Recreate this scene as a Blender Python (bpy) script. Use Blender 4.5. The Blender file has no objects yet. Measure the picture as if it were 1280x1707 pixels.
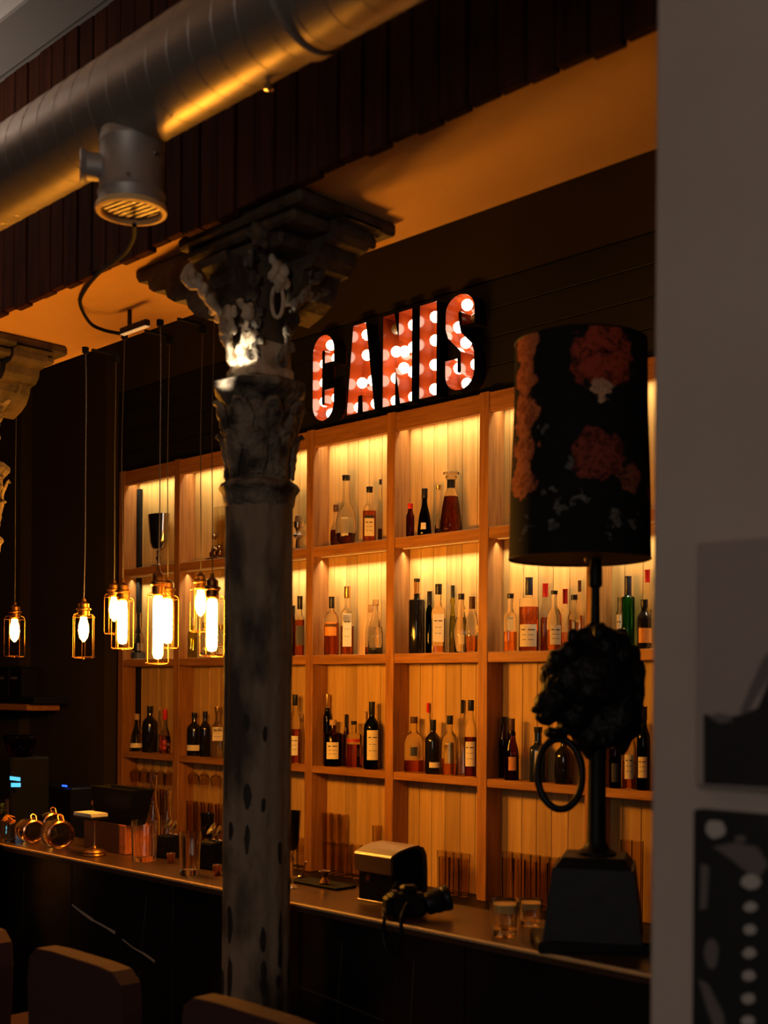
import bpy, bmesh, math, random
from mathutils import Vector, Matrix
from mathutils.geometry import tessellate_polygon
random.seed(7)
S = bpy.context.scene
C = S.collection
# ------------------------------------------------------------------ camera
EYE = 1.69
FPX = 2000.0
CX, HY = 640.0, 1145.0
ROLL = 0.007
YAW = math.atan2(2010.0, 2000.0)              # view turned from the bar's direction
SN, CS = 0.7054, 0.7088
RV = Vector((CS, SN, 0)); DV = Vector((-SN, CS, 0)); UP = Vector((0, 0, 1))
cd = bpy.data.cameras.new('camera')
cam = bpy.data.objects.new('camera', cd); C.objects.link(cam)
cd.sensor_fit = 'HORIZONTAL'; cd.sensor_width = 36; cd.lens = 36 * FPX / 1280
cd.shift_y = (HY - 853.5) / 1280.0
cd.clip_start = 0.05
M3 = Matrix((RV, UP, -DV)).transposed().to_4x4()
cam.matrix_world = Matrix.Translation((0, 0, EYE)) @ M3 @ Matrix.Rotation(ROLL, 4, 'Z')
cd.dof.use_dof = True; cd.dof.focus_distance = 4.75; cd.dof.aperture_fstop = 4.2
S.camera = cam
# ------------------------------------------------------------------ world, exposure, room light
w = bpy.data.worlds.new('world'); S.world = w; w.use_nodes = True
w.node_tree.nodes['Background'].inputs[0].default_value = (0.75, 0.68, 0.62, 1)
w.node_tree.nodes['Background'].inputs[1].default_value = 0.006
S.view_settings.view_transform = 'Standard'; S.view_settings.look = 'None'
S.view_settings.gamma = 1; S.view_settings.use_curve_mapping = False
S.view_settings.exposure = 0.0
try: S.cycles.transparent_max_bounces = 48
except Exception: pass

def area(name, loc, target, sx, sy, power, col, spread=180):
    l = bpy.data.lights.new(name, 'AREA'); l.shape = 'RECTANGLE'; l.size = sx; l.size_y = sy
    l.energy = power; l.color = col; l.spread = math.radians(spread)
    o = bpy.data.objects.new(name, l); C.objects.link(o); o.location = loc
    o.rotation_euler = (Vector(target) - Vector(loc)).to_track_quat('-Z', 'Y').to_euler()
    return o
# evening window behind the photographer
area('window_light', (0.9, -2.6, 2.3), (-0.6, 1.6, 1.7), 1.6, 1.6, 22, (1.0, 0.86, 0.76))

area('added_ceiling_fill', (-4.0, 0.75, 2.85), (-4.0, 1.2, 3.7), .5, .5, 7, (1.0, 0.84, 0.72), 120)  # added uplight without a fixture, brightens the upper left ceiling corner

# ------------------------------------------------------------------ helpers: pixels to the place
def unroll(px, py):
    u, v = px - CX, py - HY
    return u + ROLL * v, v - ROLL * u
def PZ(px, py, z):                              # point at depth z along the view
    u, v = unroll(px, py)
    p = RV * (u * z / FPX) + DV * z
    return Vector((p.x, p.y, EYE - v * z / FPX))
def PY(px, py, Y):                              # point on the plane y = Y
    u, v = unroll(px, py)
    z = Y / (CS + SN * u / FPX)
    return PZ(px, py, z)
def PH(px, py, H):                              # point on the level H (world z)
    u, v = unroll(px, py)
    return PZ(px, py, FPX * (EYE - H) / v)
def depth(p): return p.x * DV.x + p.y * DV.y
def scale_at(p): return FPX / depth(p)

# ------------------------------------------------------------------ mesh collector
class MB:
    def __init__(s): s.v = []; s.f = []; s.m = []; s.mi = 0
    def add(s, vs, fs):
        b = len(s.v); s.v += [tuple(x) for x in vs]
        for f in fs: s.f.append([b + i for i in f]); s.m.append(s.mi)
        return s
    def box(s, x0, x1, y0, y1, z0, z1, mat=None):
        vs = [Vector((x, y, z)) for x in (x0, x1) for y in (y0, y1) for z in (z0, z1)]
        if mat: vs = [mat @ v for v in vs]
        return s.add(vs, [(0, 1, 3, 2), (4, 6, 7, 5), (0, 4, 5, 1), (2, 3, 7, 6), (0, 2, 6, 4), (1, 5, 7, 3)])
    def bbox(s, x0, x1, y0, y1, z0, z1, c=0.004, mat=None):      # bevelled box
        bm = bmesh.new(); bmesh.ops.create_cube(bm, size=1)
        for v in bm.verts:
            v.co = Vector(((x0 + x1) / 2 + v.co.x * (x1 - x0), (y0 + y1) / 2 + v.co.y * (y1 - y0), (z0 + z1) / 2 + v.co.z * (z1 - z0)))
        bmesh.ops.bevel(bm, geom=bm.edges[:], offset=c, segments=1, profile=.5, affect='EDGES')
        if mat: bm.transform(mat)
        s.bm(bm); return s
    def bm(s, bm):
        bm.verts.index_update()
        s.add([v.co.copy() for v in bm.verts], [[v.index for v in f.verts] for f in bm.faces]); bm.free(); return s
    def lathe(s, prof, seg=20, mat=None, sq=None, flat=1.0, rot=0.0, mod=None):
        vs = []; n = len(prof)
        for k, (r, z) in enumerate(prof):
            q = 0 if sq is None else (sq[k] if isinstance(sq, (list, tuple)) else sq)
            for i in range(seg):
                a = 2 * math.pi * i / seg
                c, d = math.cos(a), math.sin(a)
                t = 1.0
                if q:
                    e = 2 + 6 * q
                    t = (abs(c) ** e + abs(d) ** e) ** (-1 / e)
                rr = r * t
                if mod: rr *= mod(a, z, k)
                x, y = rr * c, rr * d * flat
                if rot: x, y = x * math.cos(rot) - y * math.sin(rot), x * math.sin(rot) + y * math.cos(rot)
                p = Vector((x, y, z)); vs.append(mat @ p if mat else p)
        fs = []
        for k in range(n - 1):
            for i in range(seg):
                j = (i + 1) % seg
                fs.append((k * seg + i, k * seg + j, (k + 1) * seg + j, (k + 1) * seg + i))
        if prof[0] == prof[-1]: return s.add(vs, fs)
        if prof[0][0] > 1e-6: fs.append(tuple(reversed(range(seg))))
        if prof[-1][0] > 1e-6: fs.append(tuple((n - 1) * seg + i for i in range(seg)))
        return s.add(vs, fs)
    def tube(s, pts, r, seg=8, closed=False):
        pts = [Vector(p) for p in pts]; n = len(pts); vs = []
        rs = r if isinstance(r, (list, tuple)) else [r] * n
        pn = None
        for k in range(n):
            if closed: t = (pts[(k + 1) % n] - pts[k - 1])
            else: t = pts[min(k + 1, n - 1)] - pts[max(k - 1, 0)]
            t.normalize()
            if pn is None:
                pn = t.cross(Vector((0, 0, 1)))
                if pn.length < 1e-3: pn = t.cross(Vector((1, 0, 0)))
            pn = (pn - t * pn.dot(t)).normalized(); b = t.cross(pn)
            for i in range(seg):
                a = 2 * math.pi * i / seg
                vs.append(pts[k] + (pn * math.cos(a) + b * math.sin(a)) * rs[k])
        fs = []
        for k in range(n if closed else n - 1):
            for i in range(seg):
                j = (i + 1) % seg; k2 = (k + 1) % n
                fs.append((k * seg + i, k * seg + j, k2 * seg + j, k2 * seg + i))
        if not closed: fs += [tuple(reversed(range(seg))), tuple((n - 1) * seg + i for i in range(seg))]
        return s.add(vs, fs)
    def prism(s, poly, O, U, V, N, d0, d1):      # polygon in the U,V frame pushed from d0 to d1 along N
        n = len(poly); a = [O + U * p[0] + V * p[1] for p in poly]
        tri = tessellate_polygon([[Vector((p[0], p[1], 0)) for p in poly]])
        vs = [p + N * d0 for p in a] + [p + N * d1 for p in a]
        fs = [tuple(t) for t in tri] + [tuple(n + i for i in reversed(t)) for t in tri]
        for i in range(n):
            j = (i + 1) % n; fs.append((i, j, n + j, n + i))
        return s.add(vs, fs)
    def ball(s, c, r, sub=2, sc=(1, 1, 1), mat=None):
        bm = bmesh.new(); bmesh.ops.create_icosphere(bm, subdivisions=sub, radius=1)
        for v in bm.verts: v.co = Vector((v.co.x * r * sc[0], v.co.y * r * sc[1], v.co.z * r * sc[2]))
        if mat: bm.transform(mat)
        bmesh.ops.translate(bm, verts=bm.verts, vec=Vector(c)); return s.bm(bm)
    def shift(s, v):
        s.v = [(a[0] - v[0], a[1] - v[1], a[2] - v[2]) for a in s.v]; return s

def obj(name, mb, mats, parent=None, smooth=False, world=False, ang=40):
    me = bpy.data.meshes.new(name)
    if world and parent is not None: mb.shift(parent.location)
    me.from_pydata(mb.v, [], mb.f)
    if not isinstance(mats, (list, tuple)): mats = [mats]
    for m in mats: me.materials.append(m)
    if len(mats) > 1: me.polygons.foreach_set('material_index', mb.m)
    bm = bmesh.new(); bm.from_mesh(me); bmesh.ops.recalc_face_normals(bm, faces=bm.faces); bm.to_mesh(me); bm.free()
    if smooth:
        me.polygons.foreach_set('use_smooth', [True] * len(me.polygons))
        try: me.set_sharp_from_angle(angle=math.radians(ang))
        except Exception: pass
    me.update()
    o = bpy.data.objects.new(name, me); C.objects.link(o)
    if parent is not None: o.parent = parent
    return o
def thing(name, label, cat, loc=(0, 0, 0), rotz=0, group=None):
    o = bpy.data.objects.new(name, None); C.objects.link(o); o.location = loc; o.rotation_euler = (0, 0, rotz)
    o['label'] = label; o['category'] = cat
    if group: o['group'] = group
    o.empty_display_size = .05
    return o
def tag(o, label, cat, group=None):
    o['label'] = label; o['category'] = cat
    if group: o['group'] = group
    return o
def struct(name, mb, mats, label, cat='wall', smooth=False):
    o = obj(name, mb, mats, smooth=smooth); o['kind'] = 'structure'; o['label'] = label; o['category'] = cat; return o

# ------------------------------------------------------------------ materials
def mat(name, col, rough=.6, metal=0, spec=.5, trans=0, ior=1.45, emit=None, es=0, coat=0, bump=None, var=None, alpha=1):
    m = bpy.data.materials.new(name); m.use_nodes = True; nt = m.node_tree; b = nt.nodes['Principled BSDF']
    b.inputs['Base Color'].default_value = (*col, 1); b.inputs['Roughness'].default_value = rough
    b.inputs['Metallic'].default_value = metal; b.inputs['Specular IOR Level'].default_value = spec
    b.inputs['Transmission Weight'].default_value = trans; b.inputs['IOR'].default_value = ior
    b.inputs['Coat Weight'].default_value = coat
    if emit: b.inputs['Emission Color'].default_value = (*emit, 1); b.inputs['Emission Strength'].default_value = es
    tc = None
    if var or bump:
        tc = nt.nodes.new('ShaderNodeTexCoord')
    if var:                                        # (second colour, scale, (sx,sy,sz), low, high)
        c2, sc, st, lo, hi = var
        mp = nt.nodes.new('ShaderNodeMapping'); mp.inputs['Scale'].default_value = st
        nz = nt.nodes.new('ShaderNodeTexNoise'); nz.inputs['Scale'].default_value = sc; nz.inputs['Detail'].default_value = 6
        cr = nt.nodes.new('ShaderNodeValToRGB'); cr.color_ramp.elements[0].position = lo; cr.color_ramp.elements[1].position = hi
        cr.color_ramp.elements[0].color = (*col, 1); cr.color_ramp.elements[1].color = (*c2, 1)
        nt.links.new(tc.outputs['Object'], mp.inputs[0]); nt.links.new(mp.outputs[0], nz.inputs['Vector'])
        nt.links.new(nz.outputs['Fac'], cr.inputs[0]); nt.links.new(cr.outputs[0], b.inputs['Base Color'])
    if bump:                                       # (scale, strength, distance, stretch)
        sc, st, di, sx = bump
        mp = nt.nodes.new('ShaderNodeMapping'); mp.inputs['Scale'].default_value = sx
        nz = nt.nodes.new('ShaderNodeTexNoise'); nz.inputs['Scale'].default_value = sc; nz.inputs['Detail'].default_value = 5
        bp = nt.nodes.new('ShaderNodeBump'); bp.inputs['Strength'].default_value = st; bp.inputs['Distance'].default_value = di
        nt.links.new(tc.outputs['Object'], mp.inputs[0]); nt.links.new(mp.outputs[0], nz.inputs['Vector'])
        nt.links.new(nz.outputs['Fac'], bp.inputs['Height']); nt.links.new(bp.outputs[0], b.inputs['Normal'])
    return m
def glassmat(name, tint, gloss=.18, ior=1.35, rough=.03):
    """thin-walled glass: lets light straight through, tinted, with a clear reflection on top"""
    m = bpy.data.materials.new(name); m.use_nodes = True; nt = m.node_tree; nt.nodes.clear()
    out = nt.nodes.new('ShaderNodeOutputMaterial'); mx = nt.nodes.new('ShaderNodeMixShader')
    tr = nt.nodes.new('ShaderNodeBsdfTransparent'); tr.inputs[0].default_value = (*tint, 1)
    gl = nt.nodes.new('ShaderNodeBsdfGlossy'); gl.inputs['Roughness'].default_value = rough
    lw = nt.nodes.new('ShaderNodeLayerWeight'); lw.inputs[0].default_value = gloss
    nt.links.new(lw.outputs['Fresnel'], mx.inputs[0]); nt.links.new(tr.outputs[0], mx.inputs[1]); nt.links.new(gl.outputs[0], mx.inputs[2])
    nt.links.new(mx.outputs[0], out.inputs[0]); return m

def woodmat(name, a, b, st, rough=.55):
    """planed timber: streaks along the grain, knots"""
    m = mat(name, a, rough); nt = m.node_tree; bs = nt.nodes['Principled BSDF']
    tc = nt.nodes.new('ShaderNodeTexCoord'); mp = nt.nodes.new('ShaderNodeMapping'); mp.inputs['Scale'].default_value = st
    oi = nt.nodes.new('ShaderNodeObjectInfo'); ad = nt.nodes.new('ShaderNodeVectorMath'); ad.operation = 'ADD'
    mu = nt.nodes.new('ShaderNodeMath'); mu.operation = 'MULTIPLY'; mu.inputs[1].default_value = 13
    nt.links.new(oi.outputs['Random'], mu.inputs[0]); nt.links.new(mu.outputs[0], ad.inputs[1])
    nz = nt.nodes.new('ShaderNodeTexNoise'); nz.inputs['Scale'].default_value = 3; nz.inputs['Detail'].default_value = 8; nz.inputs['Distortion'].default_value = .4
    cr = nt.nodes.new('ShaderNodeValToRGB'); cr.color_ramp.elements[0].position = .3; cr.color_ramp.elements[1].position = .72
    cr.color_ramp.elements[0].color = (*a, 1); cr.color_ramp.elements[1].color = (*b, 1)
    nt.links.new(tc.outputs['Object'], ad.inputs[0]); nt.links.new(ad.outputs[0], mp.inputs[0]); nt.links.new(mp.outputs[0], nz.inputs['Vector'])
    nt.links.new(nz.outputs['Fac'], cr.inputs[0])
    hs = nt.nodes.new('ShaderNodeHueSaturation'); mr = nt.nodes.new('ShaderNodeMapRange'); mr.inputs[3].default_value = .82; mr.inputs[4].default_value = 1.12
    nt.links.new(oi.outputs['Random'], mr.inputs[0]); nt.links.new(mr.outputs[0], hs.inputs['Value'])
    nt.links.new(cr.outputs[0], hs.inputs['Color']); nt.links.new(hs.outputs[0], bs.inputs['Base Color'])
    bp = nt.nodes.new('ShaderNodeBump'); bp.inputs['Strength'].default_value = .25; bp.inputs['Distance'].default_value = .002
    nt.links.new(nz.outputs['Fac'], bp.inputs['Height']); nt.links.new(bp.outputs[0], bs.inputs['Normal'])
    return m
WV = woodmat('oak_upright', (.42, .18, .045), (.23, .085, .018), (22, 22, 1.6))
WH = woodmat('oak_level', (.44, .19, .048), (.26, .10, .022), (1.6, 22, 22))
PINE = woodmat('pine_board', (.58, .36, .12), (.44, .245, .07), (16, 16, .9))
BEAMW = woodmat('stained_plank', (.070, .019, .008), (.024, .008, .004), (14, 14, 1.2), .8)
BEAMW.node_tree.nodes['Principled BSDF'].inputs['Specular IOR Level'].default_value = .1
CRATE = woodmat('crate_wood', (.72, .22, .06), (.42, .12, .03), (2, 18, 18))
BLACK = mat('black_paint', (.005, .005, .005), .7, spec=.2)
BLACKS = mat('black_satin', (.007, .007, .008), .4, spec=.25)
BLACKM = mat('black_metal', (.0055, .0055, .006), .5, spec=.22, bump=(30, .3, .004, (1, 1, 1)))
BOARD = mat('black_board', (.0045, .0045, .005), .6, bump=(6, .3, .004, (1, 1, 1)))
BROWN = mat('brown_wall_paint', (.028, .019, .017), .85, var=((.021, .014, .012), 3, (1, 1, 1), .3, .7), bump=(60, .2, .002, (1, 1, 1)))
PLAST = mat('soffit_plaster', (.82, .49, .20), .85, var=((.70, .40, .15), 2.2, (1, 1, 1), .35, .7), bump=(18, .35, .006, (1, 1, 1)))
PILLAR = mat('pillar_plaster', (.54, .46, .40), .9, var=((.47, .39, .34), 3, (1, 1, 1), .3, .75), bump=(140, .35, .003, (1, 1, 1)))
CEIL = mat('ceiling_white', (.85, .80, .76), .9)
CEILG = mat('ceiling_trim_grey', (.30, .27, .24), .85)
FLOORM = mat('dark_floor', (.03, .022, .017), .5, var=((.018, .013, .01), 2, (1, 8, 1), .3, .7))
DUCT = mat('galvanised_duct', (.42, .36, .31), .40, metal=.62, bump=(40, .15, .003, (1, 1, 1)))
DUCT2 = mat('galvanised_outlet', (.46, .43, .40), .5, metal=.55, bump=(40, .1, .002, (1, 1, 1)))
RIM = mat('outlet_rim_cream', (.95, .62, .26), .5)
SLAT = mat('grille_grey', (.07, .055, .045), .6)
COUNTER = mat('bar_top_dark_oak', (.085, .045, .026), .28, var=((.05, .026, .015), 5, (1, 9, 1), .3, .7), bump=(20, .08, .002, (1, 8, 1)))
EDGE = mat('bar_edge_highlight', (.75, .45, .18), .45)  # pale colour carries the highlight along the bar's front top corner
MARBLE = mat('black_marble', (.009, .009, .009), .22)
VEIN = mat('marble_vein', (.50, .43, .35), .5)
VEIN2 = mat('marble_vein_faint', (.13, .11, .09), .5)
COLM = mat('column_old_paint', (.27, .20, .13), .75, var=((.055, .042, .032), 7, (1, 1, .45), .46, .60), bump=(24, .8, .012, (1, 1, .5)))
COLD = mat('column_bare_iron', (.02, .016, .013), .7)
CAPM = mat('capital_carving', (.26, .21, .15), .72, var=((.035, .026, .02), 14, (1, 1, 1), .42, .62), bump=(34, 1.0, .02, (1, 1, 1)))
CAPL = mat('capital_pale', (.62, .52, .38), .7, var=((.30, .22, .13), 20, (1, 1, 1), .5, .7), bump=(40, .8, .01, (1, 1, 1)))
CAPD = mat('capital_dark_wood', (.11, .078, .05), .7, var=((.03, .021, .014), 10, (1, 1, 1), .4, .65), bump=(30, .8, .012, (1, 1, 1)))
BRASS = mat('aged_brass', (.42, .21, .07), .34, metal=1)
BRASSD = mat('darkened_brass', (.20, .095, .03), .38, metal=1)
BRONZE = mat('dark_bronze', (.30, .15, .06), .32, metal=1)
COPPER = mat('copper', (.75, .34, .16), .22, metal=1)
CHROME = mat('chrome', (.62, .56, .50), .16, metal=1)
STEELB = mat('brushed_steel', (.60, .53, .42), .34, metal=1)
CORD = mat('pendant_cord', (.13, .125, .12), .35, metal=.4)
BULB = mat('filament_bulb', (1, .8, .5), .2, emit=(1, .37, .03), es=310)
BULBS = mat('filament_bulb_small', (1, .8, .5), .2, emit=(1, .37, .03), es=120)
BULBW = mat('sign_bulb_lit', (1, 1, 1), .3, emit=(1, .78, .58), es=8)
BULBOFF = mat('sign_bulb_unlit', (.45, .42, .36), .12, metal=.3)
RED = mat('sign_red_enamel', (.29, .042, .007), .16, spec=.8)
WHITE = mat('white_paper', (.78, .72, .62), .8)
CREAM = mat('label_cream', (.78, .66, .45), .75)
CREAM2 = mat('label_pale', (.80, .74, .60), .75)
LDARK = mat('label_dark', (.03, .03, .035), .5)
LRED = mat('label_red', (.45, .03, .02), .5)
LORANGE = mat('label_orange', (.75, .30, .06), .5)
PRINT = mat('label_print', (.06, .045, .035), .6)
CAPBK = mat('cap_black', (.012, .012, .014), .35)
CAPRD = mat('cap_red', (.62, .02, .02), .35)
CAPCK = mat('cap_cork', (.50, .32, .16), .8)
CAPGD = mat('cap_gold', (.60, .38, .14), .3, metal=.9)
CAPBL = mat('cap_navy', (.02, .025, .05), .35)
CAPDB = mat('cap_brown', (.09, .035, .018), .5)
G_CLEAR = mat('glass_clear', (.97, .95, .90), .01, trans=1, ior=1.25)
G_GREEN = glassmat('glass_green', (.10, .42, .14), .22)
G_DKGREEN = glassmat('glass_dark_green', (.05, .10, .04), .22)
G_DARK = mat('glass_black', (.008, .007, .007), .10, coat=.4)
G_BROWN = glassmat('glass_brown', (.30, .12, .04), .22)
G_BLUE = mat('glass_blue_black', (.010, .016, .028), .12, coat=.4)
G_YEL = glassmat('glass_yellow', (.75, .72, .22), .2)
G_TUMB = glassmat('tumbler_glass', (.90, .85, .76), .12, rough=.05)
G_CUT = mat('cut_glass', (.97, .95, .92), .03, trans=1, ior=1.42)
G_SHADE = glassmat('lamp_glass', (.95, .85, .7), .12)
L_AMB = mat('spirit_amber', (.55, .12, .015), .02, trans=1, ior=1.33)
L_DRED = mat('spirit_cognac', (.17, .025, .006), .02, trans=1, ior=1.33)
L_ORG = mat('spirit_orange', (.90, .33, .06), .02, trans=1, ior=1.33)
L_CLR = mat('spirit_clear', (.93, .90, .84), .02, trans=1, ior=1.33)
L_YEL = mat('spirit_yellow', (.75, .70, .20), .02, trans=1, ior=1.33)
UPH = mat('stool_upholstery', (.060, .022, .018), .9, bump=(160, .4, .002, (1, 1, 1)))
PRPALE = mat('print_pale_grey', (.36, .29, .27), .8)
PRMID = mat('print_mid_grey', (.14, .12, .115), .8)
PRDARK = mat('print_dark', (.012, .012, .013), .7)
PRLIGHT = mat('print_light', (.46, .42, .39), .8)
LEAF = mat('mint_leaf', (.10, .17, .04), .6)
CYAN = mat('display_cyan', (0, 0, 0), .5, emit=(.10, .55, .80), es=1.4)
BLUEL = mat('led_blue', (0, 0, 0), .5, emit=(.02, .09, .9), es=3.0)
LEDW = mat('clip_light_diffuser', (.9, .8, .6), .5, emit=(1, .62, .28), es=.35)

# ------------------------------------------------------------------ main measures
YC = 3.56            # front of the shelving
DC = 0.11            # its depth
YB = YC + DC
YF, YK = 1.86, 2.31  # front and back of the beam over the bar
HB = EYE + 1.20      # underside of the beam
HCL = EYE + 1.95     # ceiling
HC = EYE - 0.59      # bar top
YC0, YC1 = 2.156, 2.455
def lvl(px, py, Y): return PY(px, py, Y).z
XL, XR = -8.5, 0.6

# ------------------------------------------------------------------ structure
struct('floor', MB().box(-9, 3.5, -3.5, 4.6, -.06, 0), FLOORM, 'dark brown floor in front of and behind the bar', 'floor')
m = MB()
xl = PY(181, 900, YC).x                       # left side of the black recess
ztop = lvl(800, 1131 - .3085 * 2170, YC)      # its top
m.box(XL, xl, YC - .02, 4.0, 0, HCL + .1); m.box(xl, XR, YC + .05, 4.0, ztop, HCL + .1)
m.box(xl, XR, 3.90, 4.0, 0, ztop)
struct('wall_back', m, BROWN, 'dark brown painted wall behind the bar')
struct('wall_left', MB().box(XL - .1, XL, -3.5, 4.0, 0, HCL + .1), BROWN, 'dark wall closing the room far left')
struct('trim_1', MB().box(PY(42, 900, 3.5).x - 3, PY(42, 900, 3.5).x, 3.47, YC - .021, 0, HCL), BROWN, 'slightly raised dark wall section at the far left', 'wall')
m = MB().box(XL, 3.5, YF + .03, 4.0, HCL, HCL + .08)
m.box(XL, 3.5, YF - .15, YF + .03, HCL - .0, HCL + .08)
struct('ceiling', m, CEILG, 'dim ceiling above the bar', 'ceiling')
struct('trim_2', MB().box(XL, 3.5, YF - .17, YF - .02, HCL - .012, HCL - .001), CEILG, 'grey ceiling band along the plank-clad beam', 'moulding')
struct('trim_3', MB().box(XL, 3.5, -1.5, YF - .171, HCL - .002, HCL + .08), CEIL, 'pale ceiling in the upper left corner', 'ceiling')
# the beam over the bar
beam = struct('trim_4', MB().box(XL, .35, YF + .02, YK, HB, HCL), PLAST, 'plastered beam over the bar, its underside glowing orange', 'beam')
x = -7.4; k = 0
while x < .2:
    wd = .074 + random.uniform(-.004, .004)
    zb = HB - .006 - random.uniform(0, .014)
    o = obj('plank', MB().bbox(x, x + wd - .004, YF - .004 - random.uniform(0, .006), YF + .019, zb, HCL - .013, .003), BEAMW, beam); x += wd
# foreground pillar with pictures
YP = 1.5
xp = PY(1086, 900, YP).x
struct('wall_right', MB().bbox(xp, 2.2, YP, YP + .3, 0, HCL + .05, .006), PILLAR, 'grey-brown plaster pillar filling the right side, out of focus')

def picture(x0, y0, y1, label, shapes, base):
    p0 = PY(x0, y0, YP); p1 = PY(x0, y1, YP)
    t = thing('picture', label, 'picture', (p0.x, YP, p1.z), 0, 'pictures on the pillar')
    wd, h = .62, p0.z - p1.z
    obj('canvas', MB().bbox(0, wd, -.028, -.001, 0, h, .003), base, t)
    for i, (pts, mt) in enumerate(shapes):
        poly = []
        for (a, b) in pts:
            q = PY(a, b, YP - .029); poly.append((q.x - p0.x, q.z - p1.z))
        poly = [(min(max(a, .004), wd - .004), min(max(b, .004), h - .004)) for a, b in poly]
        obj('printed_shape', MB().prism(poly, Vector((0, -.0282 - i * .00025, 0)), Vector((1, 0, 0)), UP, Vector((0, -1, 0)), 0, .0002), mt, t)
    return t
def oval(cx, cy, rx, ry, n=14, wob=.12):
    return [(cx + rx * (1 + random.uniform(-wob, wob)) * math.cos(2 * math.pi * i / n), cy + ry * (1 + random.uniform(-wob, wob)) * math.sin(2 * math.pi * i / n)) for i in range(n)]
picture(1178, 908, 1309, 'black and white print with pale sky over a dark form, upper picture on the pillar', [
    ([(1172, 1190), (1205, 1196), (1230, 1192), (1262, 1180), (1300, 1090), (1330, 1040), (1400, 1000), (1400, 1320), (1172, 1320)], PRDARK),
    ([(1232, 1188), (1252, 1140), (1272, 1096), (1300, 1070), (1300, 1100), (1268, 1150), (1246, 1188)], PRMID),
    ([(1182, 1196), (1196, 1188), (1215, 1192), (1222, 1202), (1200, 1206)], PRMID)], PRPALE)
sh = [(oval(1192, 1382, 17, 16), PRLIGHT), ([(1188, 1412), (1225, 1404), (1262, 1412), (1280, 1440), (1262, 1470), (1242, 1452), (1215, 1430)], PRMID),
      ([(1168, 1440), (1182, 1444), (1178, 1515), (1166, 1516)], PRMID), (oval(1252, 1470, 16, 13), PRLIGHT),
      ([(1164, 1632), (1180, 1640), (1206, 1690), (1212, 1730), (1196, 1730), (1178, 1680)], PRMID),
      (oval(1186, 1590, 12, 26), PRMID)]
for i in range(7): sh.append((oval(1251 - i * .6, 1512 + i * 38, 11, 9), PRLIGHT))
sh.append((oval(1236, 1398, 10, 6), PRMID))
picture(1172, 1347, 1800, 'dark print with a column of pale spots, lower picture on the pillar', sh, PRDARK)

# ------------------------------------------------------------------ ventilation duct
YD = 1.5; HD = EYE + 1.311; RD = .106
duct = thing('ventilation_duct', 'long galvanised spiral duct running under the ceiling', 'duct', (0, YD, HD))
AX = Matrix.Rotation(math.radians(90), 4, 'Y')
m = MB().lathe([(RD, -7.0), (RD, .9)], 40, mat=AX)
obj('pipe', m, DUCT, duct, True)
m = MB()
x = -6.9
k = 0
while x < .5:                                  # spiral seams
    pts = [(x + .028 * math.sin(a), RD * 1.003 * math.cos(a), RD * 1.003 * math.sin(a)) for a in [i * math.pi / 14 for i in range(28)]]
    m.tube(pts, .0009, 4, True); x += .074
o = obj('spiral_seams', m, DUCT, duct, True); o['kind'] = 'stuff'
for xx in (-4.5, -1.72, -.4):
    obj('joint_collar', MB().lathe([(RD + .001, -.02), (RD + .007, -.016), (RD + .007, .016), (RD + .001, .02)], 40, mat=Matrix.Translation((xx, 0, 0)) @ AX), DUCT, duct, True)
for xx in (-1.86, -3.5):
    obj('hanger_bolt', MB().lathe([(.004, 0), (.010, .002), (.010, .012), (.003, .014), (.003, .05)], 10, mat=Matrix.Translation((xx, .03, -RD - .016))), CHROME, duct, True)
# outlet with grille
pd = PY(219, 350, YD)
ro = .5 * 106 / scale_at(pd)
h2 = HD - pd.z - RD * .55
ol = obj('outlet_body', MB().lathe([(ro * 1.03, .004), (ro * 1.03, .028), (ro * 1.06, .033), (ro * 1.03, .038), (ro, .042), (ro, .14), (ro * 1.02, .143), (ro * 1.02, .149), (ro, .152), (ro * .98, .20), (ro * .98, h2)], 36), DUCT2, duct, True); ol.location = (pd.x, 0, pd.z - HD)
rr = .5 * 119 / scale_at(pd)
obj('rim', MB().lathe([(rr * .82, -.004), (rr * .86, -.008), (rr * .98, -.006), (rr, 0), (rr * .98, .006), (ro * .9, .010), (rr * .82, .006), (rr * .82, -.004)], 40), RIM, ol, True)
obj('grille_back', MB().lathe([(rr * .81, .012), (rr * .81, .016)], 32), BLACK, ol)
for i in range(8):
    yy = -rr * .66 + i * rr * .188
    hw = math.sqrt(max(0, (rr * .8) ** 2 - yy ** 2))
    Mx = Matrix.Rotation(math.radians(8), 4, 'Z') @ Matrix.Translation((0, yy, .004)) @ Matrix.Rotation(math.radians(35), 4, 'X')
    obj('grille_slat', MB().box(-hw, hw, -.0045, .0045, -.0006, .0006, mat=Mx), SLAT, ol)
# side spigot facing -X
SM = Matrix.Translation((0, 0, .088)) @ Matrix.Rotation(math.radians(58), 4, 'Z') @ Matrix.Translation((-ro * .75, 0, 0)) @ Matrix.Rotation(math.radians(-90), 4, 'Y') @ Matrix.Rotation(math.radians(0), 4, 'Z')
obj('side_spigot', MB().lathe([(.030, 0), (.030, .044), (.036, .050), (.038, .056), (.033, .059), (.027, .054), (.027, .02)], 24, mat=SM), DUCT2, ol, True)
obj('spigot_damper', MB().lathe([(.0265, .030), (.0265, .033)], 20, mat=SM), BLACKS, ol)
for a in (0.2, 5.6):
    obj('screw', MB().ball((ro * 1.03 * math.cos(a), ro * 1.03 * math.sin(a), .05 + .06 * (a < 1)), .005, 1), CHROME, ol)

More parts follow.
